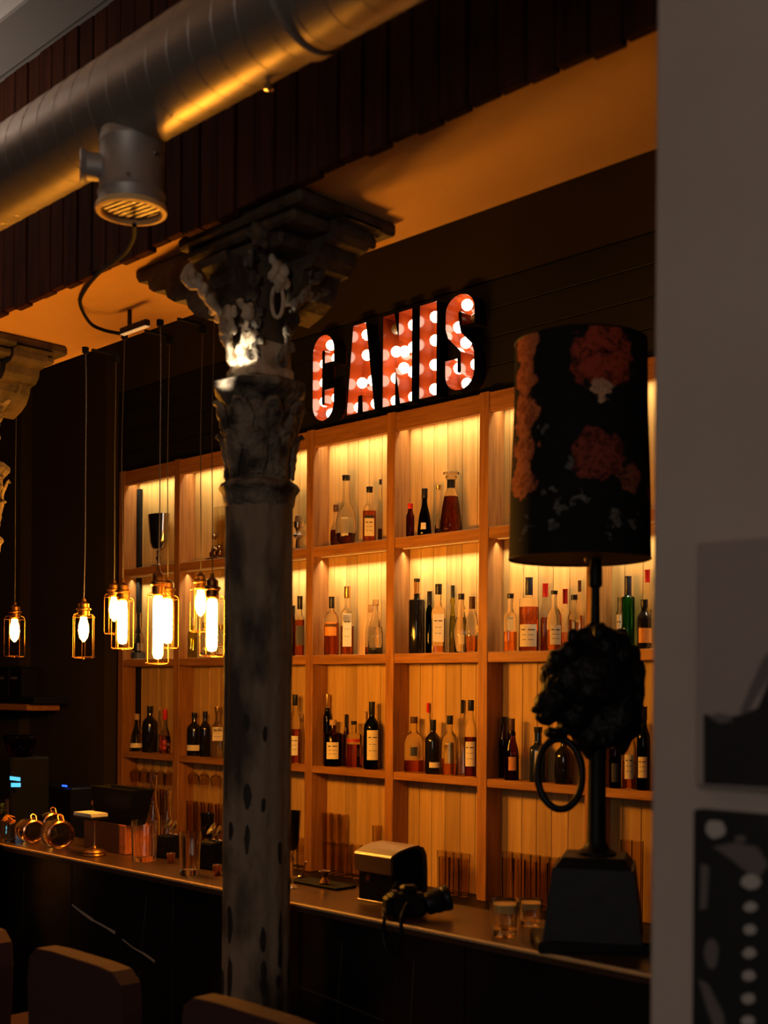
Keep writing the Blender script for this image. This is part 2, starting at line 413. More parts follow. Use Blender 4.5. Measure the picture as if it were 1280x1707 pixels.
# ------------------------------------------------------------------ cabinet
Hs = {}
Hs['tt'] = lvl(808, 653, YC); Hs['tb'] = lvl(799, 689, YC)
Hs['1t'] = lvl(800, 880, YC); Hs['1b'] = lvl(800, 898, YC)
Hs['2t'] = lvl(795, 1087, YC); Hs['2b'] = lvl(795, 1104, YC)
Hs['3t'] = lvl(792, 1297, YC); Hs['3b'] = lvl(792, 1311, YC)
Hs['b'] = lvl(790, 1500, YC)
PX5 = PY(799, 700, YC).x; PX3 = PY(511, 760, YC).x
PITCH = (PX5 - PX3) / 2
POSTX = [PX5 + (i - 5) * PITCH for i in range(8)]      # left edges
PW = .047
shelf = thing('back_bar_shelving', 'tall lit oak shelving with boarded back filling the wall behind the bar', 'shelving', (POSTX[0], YC, Hs['b']))
for i, px_ in enumerate(POSTX):
    obj('upright', MB().bbox(px_, px_ + PW, YC, YB - .014, Hs['b'], Hs['tt'], .002), WV, shelf, world=True)
for i in range(7):
    x0, x1 = POSTX[i] + PW + .0005, POSTX[i + 1] - .0005
    obj('top_rail', MB().bbox(x0, x1, YC + .004, YC + .030, Hs['tb'], Hs['tt'] - .004, .002), WH, shelf, world=True)
    obj('top_rail_back', MB().box(x0, x1, YC + .031, YB - .014, Hs['tt'] - .022, Hs['tt'] - .004), WH, shelf, world=True)
    for a, b in (('1t', '1b'), ('2t', '2b'), ('3t', '3b')):
        obj('shelf_board', MB().bbox(x0, x1, YC + .003, YB - .014, Hs[b], Hs[a], .002), WH, shelf, world=True)
x = POSTX[0] + .005; k = 0
while x < POSTX[7] + PW - .03:
    wd = .0755 + random.uniform(-.006, .007)
    obj('back_board', MB().bbox(x, min(x + wd, POSTX[7] + PW) - .0022, YB - .013, YB, Hs['b'], Hs['tt'] - .005, .0015), PINE, shelf, world=True); x += wd
# black upright strips standing in for the dark gap in the first bay
obj('dark_gap_strip', MB().bbox(POSTX[0] + PW + .012, POSTX[0] + PW + .05, YB - .05, YB - .0135, Hs['3t'] + .001, Hs['tt'] - .1, .002) if False else
    MB().bbox(POSTX[0] + PW + .004, POSTX[0] + PW + .034, YB - .034, YB - .0135, Hs['1t'] + .001, Hs['tb'] - .01, .002), BLACK, shelf, world=True)
obj('dark_gap_strip', MB().bbox(POSTX[0] + PW + .004, POSTX[0] + PW + .034, YB - .034, YB - .0135, Hs['2t'] + .001, Hs['1b'] - .002, .002), BLACK, shelf, world=True)
obj('dark_gap_strip', MB().bbox(POSTX[0] + PW + .004, POSTX[0] + PW + .034, YB - .034, YB - .0135, Hs['3t'] + .001, Hs['2b'] - .002, .002), BLACK, shelf, world=True)
obj('backing_panel', MB().box(POSTX[0] + .003, POSTX[7] + PW, YB + .0005, YB + .012, Hs['b'], Hs['tt'] - .006), BLACK, shelf, world=True)
for i in range(7):
    x0, x1 = POSTX[i] + PW + .02, POSTX[i + 1] - .02
    for hz, pw_ in ((Hs['tt'] - .026, 1.4), (Hs['1b'] - .004, 1.4)):
        obj('led_strip', MB().box(x0, x1, YC + .034, YC + .042, hz, hz + .003), WHITE, shelf, world=True)
        a = area('shelf_led', ((x0 + x1) / 2, YC + .052, hz - .004), ((x0 + x1) / 2, YB - .012, hz - .46), x1 - x0 + .03, .008, pw_, (1, .86, .56), 105)
# black board above the shelving and down its left side
bd = thing('sign_board', 'matt black boarding above the lit shelves carrying the marquee letters', 'board', (xl, YC, Hs['tt']))
nb = 4; zz = Hs['tt'] + .002; dz = (ztop - zz - .002) / nb
for i in range(nb):
    obj('board', MB().bbox(xl + .002, XR, YC + .055, YC + .07, zz + i * dz, zz + (i + 1) * dz - .003, .002), BOARD, bd, world=True)
obj('side_board', MB().bbox(xl + .002, POSTX[0] - .002, YC + .055, YC + .07, Hs['b'], zz - .002, .002), BOARD, bd, world=True)
# back counter under the shelving
bc = thing('back_counter', 'black back counter under the lit shelves', 'counter', ((xl + XR) / 2, YC - .05, 0))
obj('worktop', MB().bbox(POSTX[0], XR, YC - .33, YB + .01, Hs['b'] - .035, Hs['b'] - .001, .003), BLACKS, bc, world=True)
for i in range(7):
    obj('cabinet_door', MB().bbox(POSTX[i] + .004, POSTX[i + 1] - .004, YC - .31, YC - .29, .1, Hs['b'] - .05, .003), BLACKS, bc, world=True)
obj('carcass', MB().box(POSTX[0], XR, YC - .289, YB, .02, Hs['b'] - .036), BLACK, bc, world=True)

# ------------------------------------------------------------------ marquee letters
LD = .075
Zt, Zb = Hs['tt'] + .40, Hs['tt'] + .02
def arc(cx, cy, rx, ry, a0, a1, n):
    return [(cx + rx * math.cos(math.radians(a0 + (a1 - a0) * i / n)), cy + ry * math.sin(math.radians(a0 + (a1 - a0) * i / n))) for i in range(n + 1)]
# outlines in a unit box (0..1, 0..1), anticlockwise or not does not matter
L_C = arc(.5, .80, .5, .20, 0, 180, 10) + arc(.5, .20, .5, .20, 180, 360, 10) + [(1, .36), (.56, .36), (.56, .21)] + [(.54, .19), (.48, .19), (.46, .21)] + [(.46, .79), (.48, .81), (.54, .81), (.56, .79), (.56, .66), (1, .66)]
L_A = [(.22, 1), (.68, 1), (1, 0), (.58, 0), (.555, .19), (.43, .19), (.40, 0), (0, 0)]
L_N = [(0, 1), (.40, 1), (.54, .70), (.54, 1), (1, 1), (1, 0), (.60, 0), (.44, .40), (.44, 0), (0, 0)]
L_I = [(0, 1), (1, 1), (1, 0), (0, 0)]
L_S = arc(.5, .83, .5, .17, 0, 180, 10) + [(0, .66), (.10, .56), (.52, .40), (.54, .20), (.50, .185), (.44, .20), (.44, .34), (0, .34)] + arc(.5, .17, .5, .17, 180, 360, 10) + [(1, .36), (.92, .46), (.55, .60), (.50, .68), (.46, .80), (.50, .815), (.55, .80), (.55, .66), (1, .66)]
letters = [('C', 521, 557, L_C, [(.52, .90), (.24, .70), (.78, .73), (.24, .48), (.24, .26), (.80, .27), (.55, .10)], []),
           ('A', 578, 625, L_A, [(.46, .90), (.47, .67), (.30, .37), (.68, .37), (.20, .10), (.80, .10)], []),
           ('N', 638, 687, L_N, [(.80, .86), (.22, .62), (.50, .60), (.80, .62), (.22, .33), (.48, .42), (.80, .35), (.22, .08), (.82, .08)], [(.22, .87)]),
           ('I', 699, 728, L_I, [(.5, .88), (.5, .63), (.5, .37), (.5, .11)], []),
           ('S', 742, 791, L_S, [(.50, .91), (.22, .70), (.47, .52), (.24, .27), (.82, .27), (.52, .09)], [(.80, .74)])]
where = {'C': 'first', 'A': 'second', 'N': 'third', 'I': 'fourth', 'S': 'last'}
for ch, p0, p1, out, on, off in letters:
    ym = 620 - (p0 - 520) * .25
    Y0 = YC + .0545
    a = PY(p0, ym, Y0 - LD).x; b = PY(p1, ym, Y0 - LD).x
    t = thing('marquee_letter', 'lit red marquee letter %s with white bulbs, %s letter above the shelves' % (ch, where[ch]), 'letter sign', (a, Y0, Zb), 0, 'marquee letters above the shelves')
    wv, hv = b - a, Zt - Zb
    poly = [(p[0] * wv, p[1] * hv) for p in out]
    obj('back_plate', MB().prism(poly, Vector((0, 0, 0)), Vector((1, 0, 0)), UP, Vector((0, -1, 0)), 0, .003), RED, t)
    m = MB(); n = len(poly)
    # signed area for the outward side
    sa = sum(poly[i][0] * poly[(i + 1) % n][1] - poly[(i + 1) % n][0] * poly[i][1] for i in range(n))
    inn = []
    for i in range(n):
        p, q, r_ = Vector(poly[i - 1]), Vector(poly[i]), Vector(poly[(i + 1) % n])
        e1 = (q - p).normalized(); e2 = (r_ - q).normalized()
        nn = Vector((e1.y + e2.y, -e1.x - e2.x)); nn = nn.normalized() if nn.length > 1e-6 else Vector((e1.y, -e1.x))
        if sa > 0: nn = -nn
        inn.append(q + nn * .0022)
    for i in range(n):
        j = (i + 1) % n
        A, B_, A2, B2 = poly[i], poly[j], inn[i], inn[j]
        f = lambda p, y: Vector((p[0], y, p[1]))
        m.mi = 0; m.add([f(A2, -.003), f(B2, -.003), f(B2, -LD), f(A2, -LD)], [(0, 1, 2, 3)])
        m.mi = 1; m.add([f(A, -.003), f(B_, -.003), f(B_, -LD), f(A, -LD)], [(0, 3, 2, 1)])
        m.add([f(A, -LD), f(B_, -LD), f(B2, -LD), f(A2, -LD)], [(0, 1, 2, 3)])
    obj('side_wall', m, [RED, BLACK], t)
    for k, (u, v) in enumerate(on + off):
        lit = k < len(on)
        bl = obj('bulb', MB().ball((u * wv, -.032, v * hv), .0235, 2), BULBW if lit else BULBOFF, t, True)
        if not lit: bl['label'] = 'unlit bulb'
        obj('bulb_socket', MB().lathe([(.009, 0), (.010, .008)], 10, mat=Matrix.Translation((u * wv, -.003, v * hv)) @ Matrix.Rotation(math.radians(90), 4, 'X')), BLACK, bl)

# ------------------------------------------------------------------ bottles
used = {}
def norm_profile(kind, R, h, rn):
    """(radius, height, squareness)"""
    if kind == 'std':   pr = [(0, 0, 0), (R * .93, 0, 0), (R, .006, 0), (R, .60 * h, 0), (R * .93, .66 * h, 0), (R * .70, .71 * h, 0), (rn * 1.15, .76 * h, 0), (rn, .80 * h, 0), (rn, .985 * h, 0)]
    elif kind == 'tall': pr = [(0, 0, 0), (R * .93, 0, 0), (R, .006, 0), (R, .66 * h, 0), (R * .85, .70 * h, 0), (rn * 1.1, .76 * h, 0), (rn, .80 * h, 0), (rn, .985 * h, 0)]
    elif kind == 'sq':  pr = [(0, 0, .6), (R * .93, 0, .8), (R * .97, .006, .8), (R * .97, .58 * h, .8), (R * .88, .635 * h, .6), (R * .55, .67 * h, .3), (rn * 1.1, .70 * h, 0), (rn, .74 * h, 0), (rn, .985 * h, 0)]
    elif kind == 'short': pr = [(0, 0, 0), (R * .9, 0, 0), (R, .008, 0), (R, .50 * h, 0), (R * .92, .60 * h, 0), (R * .7, .67 * h, 0), (rn * 1.2, .72 * h, 0), (rn, .76 * h, 0), (rn, .985 * h, 0)]
    elif kind == 'round': pr = [(0, 0, 0), (R * .62, 0, 0), (R * .88, .04 * h, 0), (R, .18 * h, 0), (R, .32 * h, 0), (R * .85, .46 * h, 0), (R * .5, .56 * h, 0), (rn * 1.1, .64 * h, 0), (rn, .70 * h, 0), (rn, .985 * h, 0)]
    elif kind == 'dec': pr = [(0, 0, 0), (R * .85, 0, 0), (R, .05 * h, 0), (R * .98, .15 * h, 0), (R * .80, .42 * h, 0), (R * .62, .60 * h, 0), (rn * 1.4, .69 * h, 0), (rn, .76 * h, 0), (rn, .88 * h, 0)]
    elif kind == 'cone': pr = [(0, 0, 0), (R * .9, 0, 0), (R, .02 * h, 0), (R * .96, .15 * h, 0), (R * .78, .42 * h, 0), (R * .45, .62 * h, 0), (rn, .72 * h, 0), (rn, .985 * h, 0)]
    elif kind == 'broad': pr = [(0, 0, 0), (R * .95, 0, 0), (R, .006, 0), (R, .70 * h, 0), (R * .95, .715 * h, 0), (rn * 1.3, .73 * h, 0), (rn * 1.1, .75 * h, 0), (rn * 1.1, .985 * h, 0)]
    elif kind == 'bell': pr = [(0, 0, 0), (R * .92, 0, 0), (R, .01 * h, 0), (R, .40 * h, 0), (R * .86, .52 * h, 0), (R * .60, .62 * h, 0), (R * .5, .70 * h, 0), (rn * 1.5, .76 * h, 0), (rn, .82 * h, 0), (rn, .985 * h, 0)]
    return pr
def clampprof(pr, z):
    out = []
    for i, p in enumerate(pr):
        if p[1] <= z: out.append(p)
        else:
            a = pr[i - 1]; t = (z - a[1]) / max(1e-6, p[1] - a[1]); out.append((a[0] + (p[0] - a[0]) * t, z, a[2] + (p[2] - a[2]) * t)); break
    return out
rowtop = {1: Hs['1t'], 2: Hs['2t'], 3: Hs['3t'], 4: Hs['b']}
placed = []
def bottle(row, cx, top, w_, kind, glass, liq, fill, cap, label, name, lab=None, back=0, capl=.16, stopper=False, neckl=None, rowg=None):
    zb = rowtop[row]
    Y = YC + .032 if not back else YC + .075
    for it in range(3):
        p = PY(cx, top, Y); sc = scale_at(p); R = .5 * w_ / sc
        Y = YC + .006 + R if not back else YB - .016 - R
    Y = min(max(Y, YC + .005 + R), YB - .016 - R)
    R = min(R, .0455)
    p = PY(cx, top, Y); h = p.z - zb
    b_ = max(0, min(7, int((p.x - POSTX[0]) / PITCH)))
    lo, hi = POSTX[b_] + PW + .002, POSTX[min(b_ + 1, 7)] - .002
    if p.x - R < lo: p.x = lo + R
    if p.x + R > hi: p.x = hi - R
    for (r2, q, R2) in placed * 3:                  # keep neighbours apart
        if r2 == row:
            d = math.hypot(q[0] - p.x, q[1] - Y)
            if d < R + R2 + .003:
                R = max(.0085, d - R2 - .0035)
                Y = YC + .006 + R if not back else YB - .016 - R
    placed.append((row, (p.x, Y), R))
    sq = kind == 'sq'
    rz = math.atan2(-p.y, -p.x) if sq else math.atan2(-p.y, -p.x) + random.uniform(-.25, .25)
    rn = min(max(.0105, R * .33), .015)
    if R < .02: rn = R * .55
    t = thing('bottle', name, 'bottle', (p.x, Y, zb + .0005), rz, {1: 'bottles on the top shelf', 2: 'bottles on the middle shelf', 3: 'bottles on the lower shelf'}[row])
    Rb = R * .80 if sq else R
    pr = norm_profile(kind, Rb, h, rn)
    opaque = glass in (G_DARK, G_BLUE)
    q = [a[2] for a in pr]
    body = obj('glass_body', MB().lathe([(a[0], a[1]) for a in pr], 20, sq=q), glass, t, True, ang=50)
    if liq and not opaque:
        lp = clampprof([(max(0, a[0] * .93 - .0004), a[1] * .995 + .003, a[2]) for a in pr[:-1]], fill * h)
        obj('liquid', MB().lathe([(a[0], a[1]) for a in lp], 20, sq=[a[2] for a in lp]), liq, t, True, ang=50)
    if stopper:
        s0 = .88 * h
        obj('stopper', MB().lathe([(rn * 1.2, s0), (rn * 1.5, s0 + .008), (rn * 1.5, s0 + .014), (rn * 1.1, s0 + .018), (rn * 2.2, h - .006), (rn * 2.1, h), (0, h)], 14), cap, t, True)
        obj('neck_collar', MB().lathe([(rn * 1.08, .74 * h), (rn * 1.12, .76 * h), (rn * 1.12, .875 * h), (rn * 1.0, .879 * h)], 14), CAPBK, t, True)
    elif cap:
        c0 = h * (1 - capl)
        obj('cap', MB().lathe([(rn * 1.08, c0), (rn * 1.16, c0 + .002), (rn * 1.16, h - .003), (rn * 1.25, h - .002), (rn * 1.25, h), (0, h)], 16), cap, t, True)
    for L in (lab or []):
        z0, z1, mt, half = L[:4]
        m = MB(); n = 8; v = []
        for zz_ in (z0 * h, z1 * h):
            for i in range(n + 1):
                a = math.radians(-half + 2 * half * i / n)
                e = 2 + 6 * .8
                tt = (abs(math.cos(a)) ** e + abs(math.sin(a)) ** e) ** (-1 / e) if sq else 1
                # radius of the body at that height
                rr_ = pr[0][0]
                for k in range(len(pr) - 1):
                    if pr[k][1] <= zz_ <= pr[k + 1][1] + 1e-9:
                        f_ = (zz_ - pr[k][1]) / max(1e-6, pr[k + 1][1] - pr[k][1]); rr_ = pr[k][0] + (pr[k + 1][0] - pr[k][0]) * f_
                rr_ = rr_ * tt + .0007
                v.append(Vector((rr_ * math.cos(a), rr_ * math.sin(a), zz_)))
        m.add(v, [(i, i + 1, n + 2 + i, n + 1 + i) for i in range(n)])
        lb = obj('label', m, mt, t, True)
        if z1 - z0 > .2 and mt in (CREAM, CREAM2) and half > 30:       # lines of small print
            m = MB()
            for j in range(3):
                f0 = .25 + .22 * j; zc_ = (z0 + (z1 - z0) * (1 - f0)) * h
                v = []
                hh = half * (.62 if j else .75)
                for zz_ in (zc_ - .0010, zc_ + .0010 + .0022 * (j == 0)):
                    for i in range(7):
                        a = math.radians(-hh + 2 * hh * i / 6); e = 2 + 6 * .8
                        tt = (abs(math.cos(a)) ** e + abs(math.sin(a)) ** e) ** (-1 / e) if sq else 1
                        rr_ = (Rb * .97 if sq else Rb) * tt + .0012
                        v.append(Vector((rr_ * math.cos(a), rr_ * math.sin(a), zz_)))
                m.add(v, [(i, i + 1, 8 + i, 7 + i) for i in (0, 1, 3, 4, 5)])
            obj('print_lines', m, PRINT, lb)
    return t
B = bottle
# top row
B(1, 577, 793, 42, 'round', G_CLEAR, L_DRED, .16, CAPBK, None, 'long-necked flask with a little dark brandy, left on top shelf', [(.12, .38, CREAM, 22)], capl=.07)
B(1, 560, 842, 19, 'round', G_CLEAR, L_DRED, .40, CAPDB, None, 'small round dark bottle half behind the long-necked flask', back=1)
B(1, 616, 812, 28, 'sq', G_CLEAR, L_AMB, .56, CAPBK, None, 'square bottle of amber whisky with cream label on top shelf', [(.10, .42, CREAM, 36), (.42, .47, LDARK, 36)], capl=.10)
B(1, 631, 799, 15, 'tall', G_CLEAR, L_DRED, .22, CAPBK, None, 'slim bottle showing only its neck behind the square whisky bottle', back=1, capl=.08)
B(1, 684, 840, 14, 'std', G_BROWN, None, 0, CAPRD, None, 'reddish bottle half hidden by the fourth upright, top shelf')
B(1, 708, 815, 24, 'cone', G_DKGREEN, L_DRED, .5, CAPBK, None, 'dark conical cognac bottle with gold seal on top shelf', [(.12, .26, CREAM, 22)], capl=.2)
B(1, 728, 809, 22, 'cone', G_CLEAR, L_DRED, .2, CAPGD, None, 'clear ornate bottle with gold label between two cognac bottles', [(.14, .34, CAPGD, 30)], back=1, capl=.08)
B(1, 752, 788, 41, 'dec', G_CLEAR, L_DRED, .60, G_TUMB, None, 'wide decanter of dark cognac with glass stopper on top shelf', None, stopper=True)
# second row
B(2, 500, 994, 20, 'sq', G_CLEAR, L_AMB, .6, CAPBK, None, 'amber bottle with dark label just right of the column', [(.18, .5, LDARK, 40)], capl=.22)
B(2, 488, 1010, 12, 'std', G_BROWN, None, 0, CAPBK, None, 'narrow brown bottle tucked against the column, middle shelf', back=1)
B(2, 553, 995, 25, 'std', G_CLEAR, L_AMB, .55, CAPBK, None, 'amber whisky bottle with long black cap and orange label', [(.33, .56, LORANGE, 50), (.48, .53, LDARK, 50)], capl=.20)
B(2, 579, 978, 28, 'sq', G_CLEAR, L_AMB, .42, CAPGD, None, 'clear bottle with tall cream label beside the amber whisky', [(.12, .60, CREAM2, 34)], capl=.17)
B(2, 618, 1008, 18, 'bell', G_CLEAR, L_AMB, .15, CAPCK, None, 'clear bottle with cork half behind the round-shouldered clear one', back=1)
B(2, 626, 1000, 25, 'bell', G_CLEAR, L_CLR, .50, G_TUMB, None, 'round-shouldered clear gin bottle left of the fourth upright', [(.0, .12, LDARK, 60)], capl=.12)
B(2, 695, 965, 27, 'broad', G_DARK, None, 0, CAPBK, None, 'broad matt black bottle with orange neck band', [(.80, .955, LORANGE, 180)], capl=.04)
B(2, 716, 986, 13, 'tall', G_DKGREEN, None, 0, CAPBK, None, 'slim dark green bottle behind the matt black one', back=1, capl=.22)
B(2, 731, 974, 29, 'sq', G_CLEAR, L_CLR, .5, CAPBK, None, 'clear bottle with large cream printed label and black cap', [(.16, .56, CREAM, 40), (.01, .10, L_AMB, 60)], capl=.15)
B(2, 752, 976, 18, 'bell', G_YEL, L_YEL, .55, CAPBK, None, 'yellow-green glass bottle behind the cream-labelled bottle', back=1, capl=.18)
B(2, 769, 990, 24, 'bell', G_CLEAR, L_CLR, .60, CAPBK, None, 'clear ribbed gin bottle with wide black cap', [(.14, .3, CREAM, 22)], capl=.10)
B(2, 787, 995, 20, 'short', G_CLEAR, L_ORG, .30, CAPDB, None, 'clear bottle with a little orange spirit against the fifth upright', capl=.22)
B(2, 851, 990, 28, 'sq', G_CLEAR, L_ORG, .34, CAPBK, None, 'square bottle clear above and orange below, right of fifth upright', [(.36, .6, CREAM2, 25)], capl=.08)
B(2, 882, 963, 33, 'broad', G_CLEAR, L_AMB, .60, CAPBL, None, 'large amber bottle with pale printed label and navy cap', [(.06, .36, CREAM, 55)], capl=.24)
B(2, 909, 973, 15, 'std', G_CLEAR, L_AMB, .5, CAPRD, None, 'red-capped bottle just right of the navy-capped one', back=1, capl=.20)
B(2, 924, 985, 25, 'short', G_CLEAR, L_ORG, .35, CAPBK, None, 'clear wide bottle with cream label between the red-capped bottles', [(.1, .42, CREAM, 45)], capl=.06)
B(2, 942, 982, 13, 'std', G_CLEAR, L_ORG, .3, CAPRD, None, 'second red-capped bottle near the lamp stem', back=1, capl=.24)
B(2, 957, 992, 22, 'short', G_CLEAR, L_CLR, .55, CAPBK, None, 'clear black-capped bottle nearest left of the lamp stem', [(.2, .5, CAPGD, 30)], capl=.09)
B(2, 966, 968, 9, 'tall', G_CLEAR, L_AMB, .5, CAPDB, None, 'slim bottle with brown cap behind the lamp stem', back=1)
B(2, 1047, 961, 22, 'broad', G_GREEN, None, 0, CAPBL, None, 'bright green bottle with navy cap at the right end', back=1, capl=.26)
B(2, 1037, 996, 26, 'broad', G_CLEAR, L_CLR, .6, G_TUMB, None, 'clear bottle with pale label in front of the green bottle', [(.08, .66, CREAM2, 50)], capl=.1)
B(2, 1074, 1000, 24, 'std', G_DARK, None, 0, CAPBK, None, 'dark bottle with glowing orange label beside the pillar', [(.12, .42, LORANGE, 60)])
B(2, 1079, 950, 14, 'tall', G_CLEAR, L_CLR, .5, CAPRD, None, 'tall clear bottle with red cap beside the pillar', back=1)
B(2, 231, 1021, 24, 'cone', G_CLEAR, L_CLR, .55, G_TUMB, None, 'ribbed clear bottle with silver band in the leftmost bay', [(.02, .14, LDARK, 90), (.18, .34, CHROME, 90)], capl=.1)
B(2, 321, 1030, 20, 'sq', G_YEL, L_YEL, .5, CAPCK, None, 'yellow-green bottle behind the pendant lamps', capl=.2)
B(2, 342, 1038, 22, 'sq', G_CLEAR, L_CLR, .55, CAPBK, None, 'clear square bottle behind the pendant bulb left of the column', [(.02, .14, LDARK, 60)])
B(2, 368, 1042, 20, 'std', G_CLEAR, L_ORG, .4, CAPGD, None, 'clear bottle with gold cap next to the column, middle shelf', [(.1, .35, CREAM, 40)])
# third row
B(3, 228, 1190, 23, 'cone', G_CLEAR, L_CLR, .45, CAPCK, None, 'pear-shaped clear bottle with cork, leftmost on the lower shelf', [(.10, .22, CREAM, 70)], capl=.16)
B(3, 250, 1177, 26, 'std', G_DARK, None, 0, CAPBK, None, 'black bottle second from the left on the lower shelf', capl=.16)
B(3, 262, 1178, 15, 'broad', G_CLEAR, L_CLR, .4, CAPCK, None, 'clear bottle with wide cork behind the black bottle', back=1, capl=.08)
B(3, 275, 1182, 19, 'round', G_CLEAR, L_ORG, .4, CAPRD, None, 'clear bottle with red neck seal left of the second upright', [(.1, .3, LRED, 20)], capl=.24)
B(3, 324, 1188, 25, 'std', G_DARK, None, 0, CAPBK, None, 'black bottle with a cream band low on it', [(.12, .25, CREAM, 70)], capl=.12)
B(3, 342, 1186, 19, 'std', G_DARK, None, 0, CAPBK, None, 'plain black bottle beside the cream-banded one', back=0, capl=.14)
B(3, 363, 1178, 27, 'sq', G_CLEAR, L_CLR, .45, CAPGD, None, 'clear bottle with square cream label left of the column, lower shelf', [(.33, .60, CREAM, 40)], capl=.12)
B(3, 492, 1158, 18, 'std', G_CLEAR, L_AMB, .5, CAPBK, None, 'bottle with pale label right of the column, lower shelf', [(.12, .4, CREAM2, 40)], capl=.16)
B(3, 502, 1190, 10, 'std', G_CLEAR, L_CLR, .5, CAPCK, None, 'thin clear bottle against the third upright, lower shelf', back=1)
B(3, 545, 1157, 14, 'tall', G_DKGREEN, None, 0, CAPGD, None, 'tall thin-necked bottle at the back of the fourth bay', back=1, capl=.2)
B(3, 555, 1200, 30, 'broad', G_BROWN, L_DRED, .55, CAPCK, None, 'squat dark bottle with square cream label and cork', [(.16, .52, CREAM, 40)], capl=.12)
B(3, 575, 1191, 14, 'tall', G_BROWN, None, 0, CAPBK, None, 'dark-capped brown bottle between two squat ones', back=1, capl=.22)
B(3, 590, 1202, 26, 'broad', G_CLEAR, L_AMB, .5, CAPBK, None, 'cut-glass bottle with red band on the lower shelf', [(.55, .62, LRED, 60)], capl=.08)
B(3, 607, 1186, 12, 'tall', G_CLEAR, L_CLR, .5, CAPCK, None, 'pale corked bottle behind the red-banded one', back=1, capl=.2)
B(3, 620, 1170, 27, 'std', G_DKGREEN, L_DRED, .5, CAPBK, None, 'dark green bottle with tall cream label left of fourth upright', [(.14, .58, CREAM, 42)], capl=.2)
B(3, 690, 1195, 33, 'short', G_CLEAR, L_AMB, .22, CAPDB, None, 'round bottle with low amber spirit right of fourth upright', [(.3, .46, LDARK, 20)], capl=.12)
B(3, 712, 1172, 12, 'tall', G_CLEAR, L_ORG, .5, CAPRD, None, 'thin bottle with red cap at the back of the fifth bay', back=1, capl=.14)
B(3, 722, 1200, 27, 'std', G_DARK, None, 0, CAPBK, None, 'black bottle with small cream label on the lower shelf', [(.12, .22, CREAM, 40)], capl=.2)
B(3, 750, 1193, 28, 'short', G_CLEAR, L_ORG, .28, CAPBK, None, 'round diamond-cut bottle with a black and silver cap', [(.20, .55, CAPGD, 35)], capl=.15)
B(3, 769, 1167, 13, 'tall', G_CLEAR, L_CLR, .5, CAPBK, None, 'tall clear bottle behind the diamond-cut one', back=1, capl=.18)
B(3, 785, 1167, 20, 'std', G_CLEAR, L_DRED, .52, CAPBK, None, 'tall bottle with cream label against the fifth upright, lower shelf', [(.14, .46, CREAM, 50)], capl=.14)
B(3, 839, 1195, 14, 'std', G_BROWN, L_DRED, .4, CAPBK, None, 'brown bottle with black cap right of fifth upright, lower shelf', back=1, capl=.12)
B(3, 853, 1198, 25, 'bell', G_BROWN, L_DRED, .4, CAPDB, None, 'brown bottle with glowing red oval label', [(.16, .38, LORANGE, 30)], capl=.28)
B(3, 897, 1212, 36, 'sq', G_BLUE, None, 0, CAPBK, None, 'blue-black square bottle with gold label behind the ring of the lion lamp', [(.34, .56, CREAM, 20)], capl=.1)
B(3, 940, 1222, 32, 'short', G_DARK, None, 0, CAPBK, None, 'dark squat bottle seen through the lamp ring', None, capl=.1)
B(3, 1026, 1210, 20, 'std', G_BROWN, L_DRED, .5, CAPBK, None, 'brown bottle right of the lamp stem, lower shelf', [(.1, .4, LDARK, 50)])
B(3, 1049, 1200, 22, 'std', G_CLEAR, L_ORG, .4, CAPBK, None, 'clear bottle with pale label second from the pillar, lower shelf', [(.15, .5, CREAM, 40)])
B(3, 1073, 1178, 22, 'std', G_DKGREEN, L_DRED, .5, CAPBK, None, 'dark green bottle beside the pillar, lower shelf', [(.15, .4, CREAM, 40)])

# ------------------------------------------------------------------ glassware on the shelves
def glass_prof(kind, R, h):
    if kind == 'tumbler': return [(0, .0), (R * .86, 0), (R * .9, .003), (R, h), (R * .95, h), (R * .84, h * .14), (0, h * .12)]
    if kind == 'stack': return [(0, 0), (R * .85, 0), (R * .97, h * .45), (R, h * .46), (R * .9, h * .47), (R, h), (R * .95, h), (R * .8, h * .55), (0, h * .53)]
    if kind == 'single': return [(0, 0), (R * .88, 0), (R, h)]
    if kind == 'wine': return [(0, 0), (R * .8, 0), (R * .8, .002), (R * .14, .008), (R * .10, h * .12), (R * .10, h * .42), (R * .4, h * .47), (R * .88, h * .58), (R, h * .70), (R * .78, h), (R * .74, h), (R * .95, h * .70), (R * .8, h * .59), (0, h * .48)]
def rib(n, amp): return lambda a, z, k: 1 + amp * math.cos(n * a)
def glassware(loc, kind, R, h, name, label, cat='glass', group=None, mt=None, flip=False, ribs=0, seg=20):
    pr = glass_prof(kind, R, h)
    if flip: pr = [(r_, h - z) for r_, z in pr]
    o = obj(name, MB().lathe(pr, 40 if ribs else seg, mod=rib(ribs, .03) if ribs else None), mt or G_TUMB, None, True)
    o.location = loc; tag(o, label, cat, group); return o
# bottom row
zb = Hs['b'] + .0005
def glass_row(x0, x1, top, w_, kind, label, group, ribs=0, back=False, flip=False, step=1.02):
    if back and kind == 'tumbler': kind = 'single'
    Y = YC + .03 if not back else YC + .072
    p = PY(x0, top, Y); R = .5 * w_ / scale_at(p); X1 = PY(x1, top, Y).x; x = p.x; h = p.z - zb
    R = min(R, .0245 if back else .028); Y = YC + .002 + R if not back else YB - .016 - R
    xs_ = []
    while x < X1: xs_.append(x); x += 2 * R * step + .002
    od = ['leftmost', 'second from left', 'third from left', 'fourth from left', 'fifth from left', 'sixth from left', 'seventh from left', 'eighth from left']
    for i, x in enumerate(xs_):
        glassware((x, Y, zb), kind, R, h, 'tumbler', label + (', ' + od[i] if len(xs_) > 1 else ''), 'glass', group, None, flip, ribs)
glass_row(548, 612, 1402, 22, 'tumbler', 'cut glass tumbler in the row under the fourth bay', 'tumblers in the fourth bay', ribs=10)
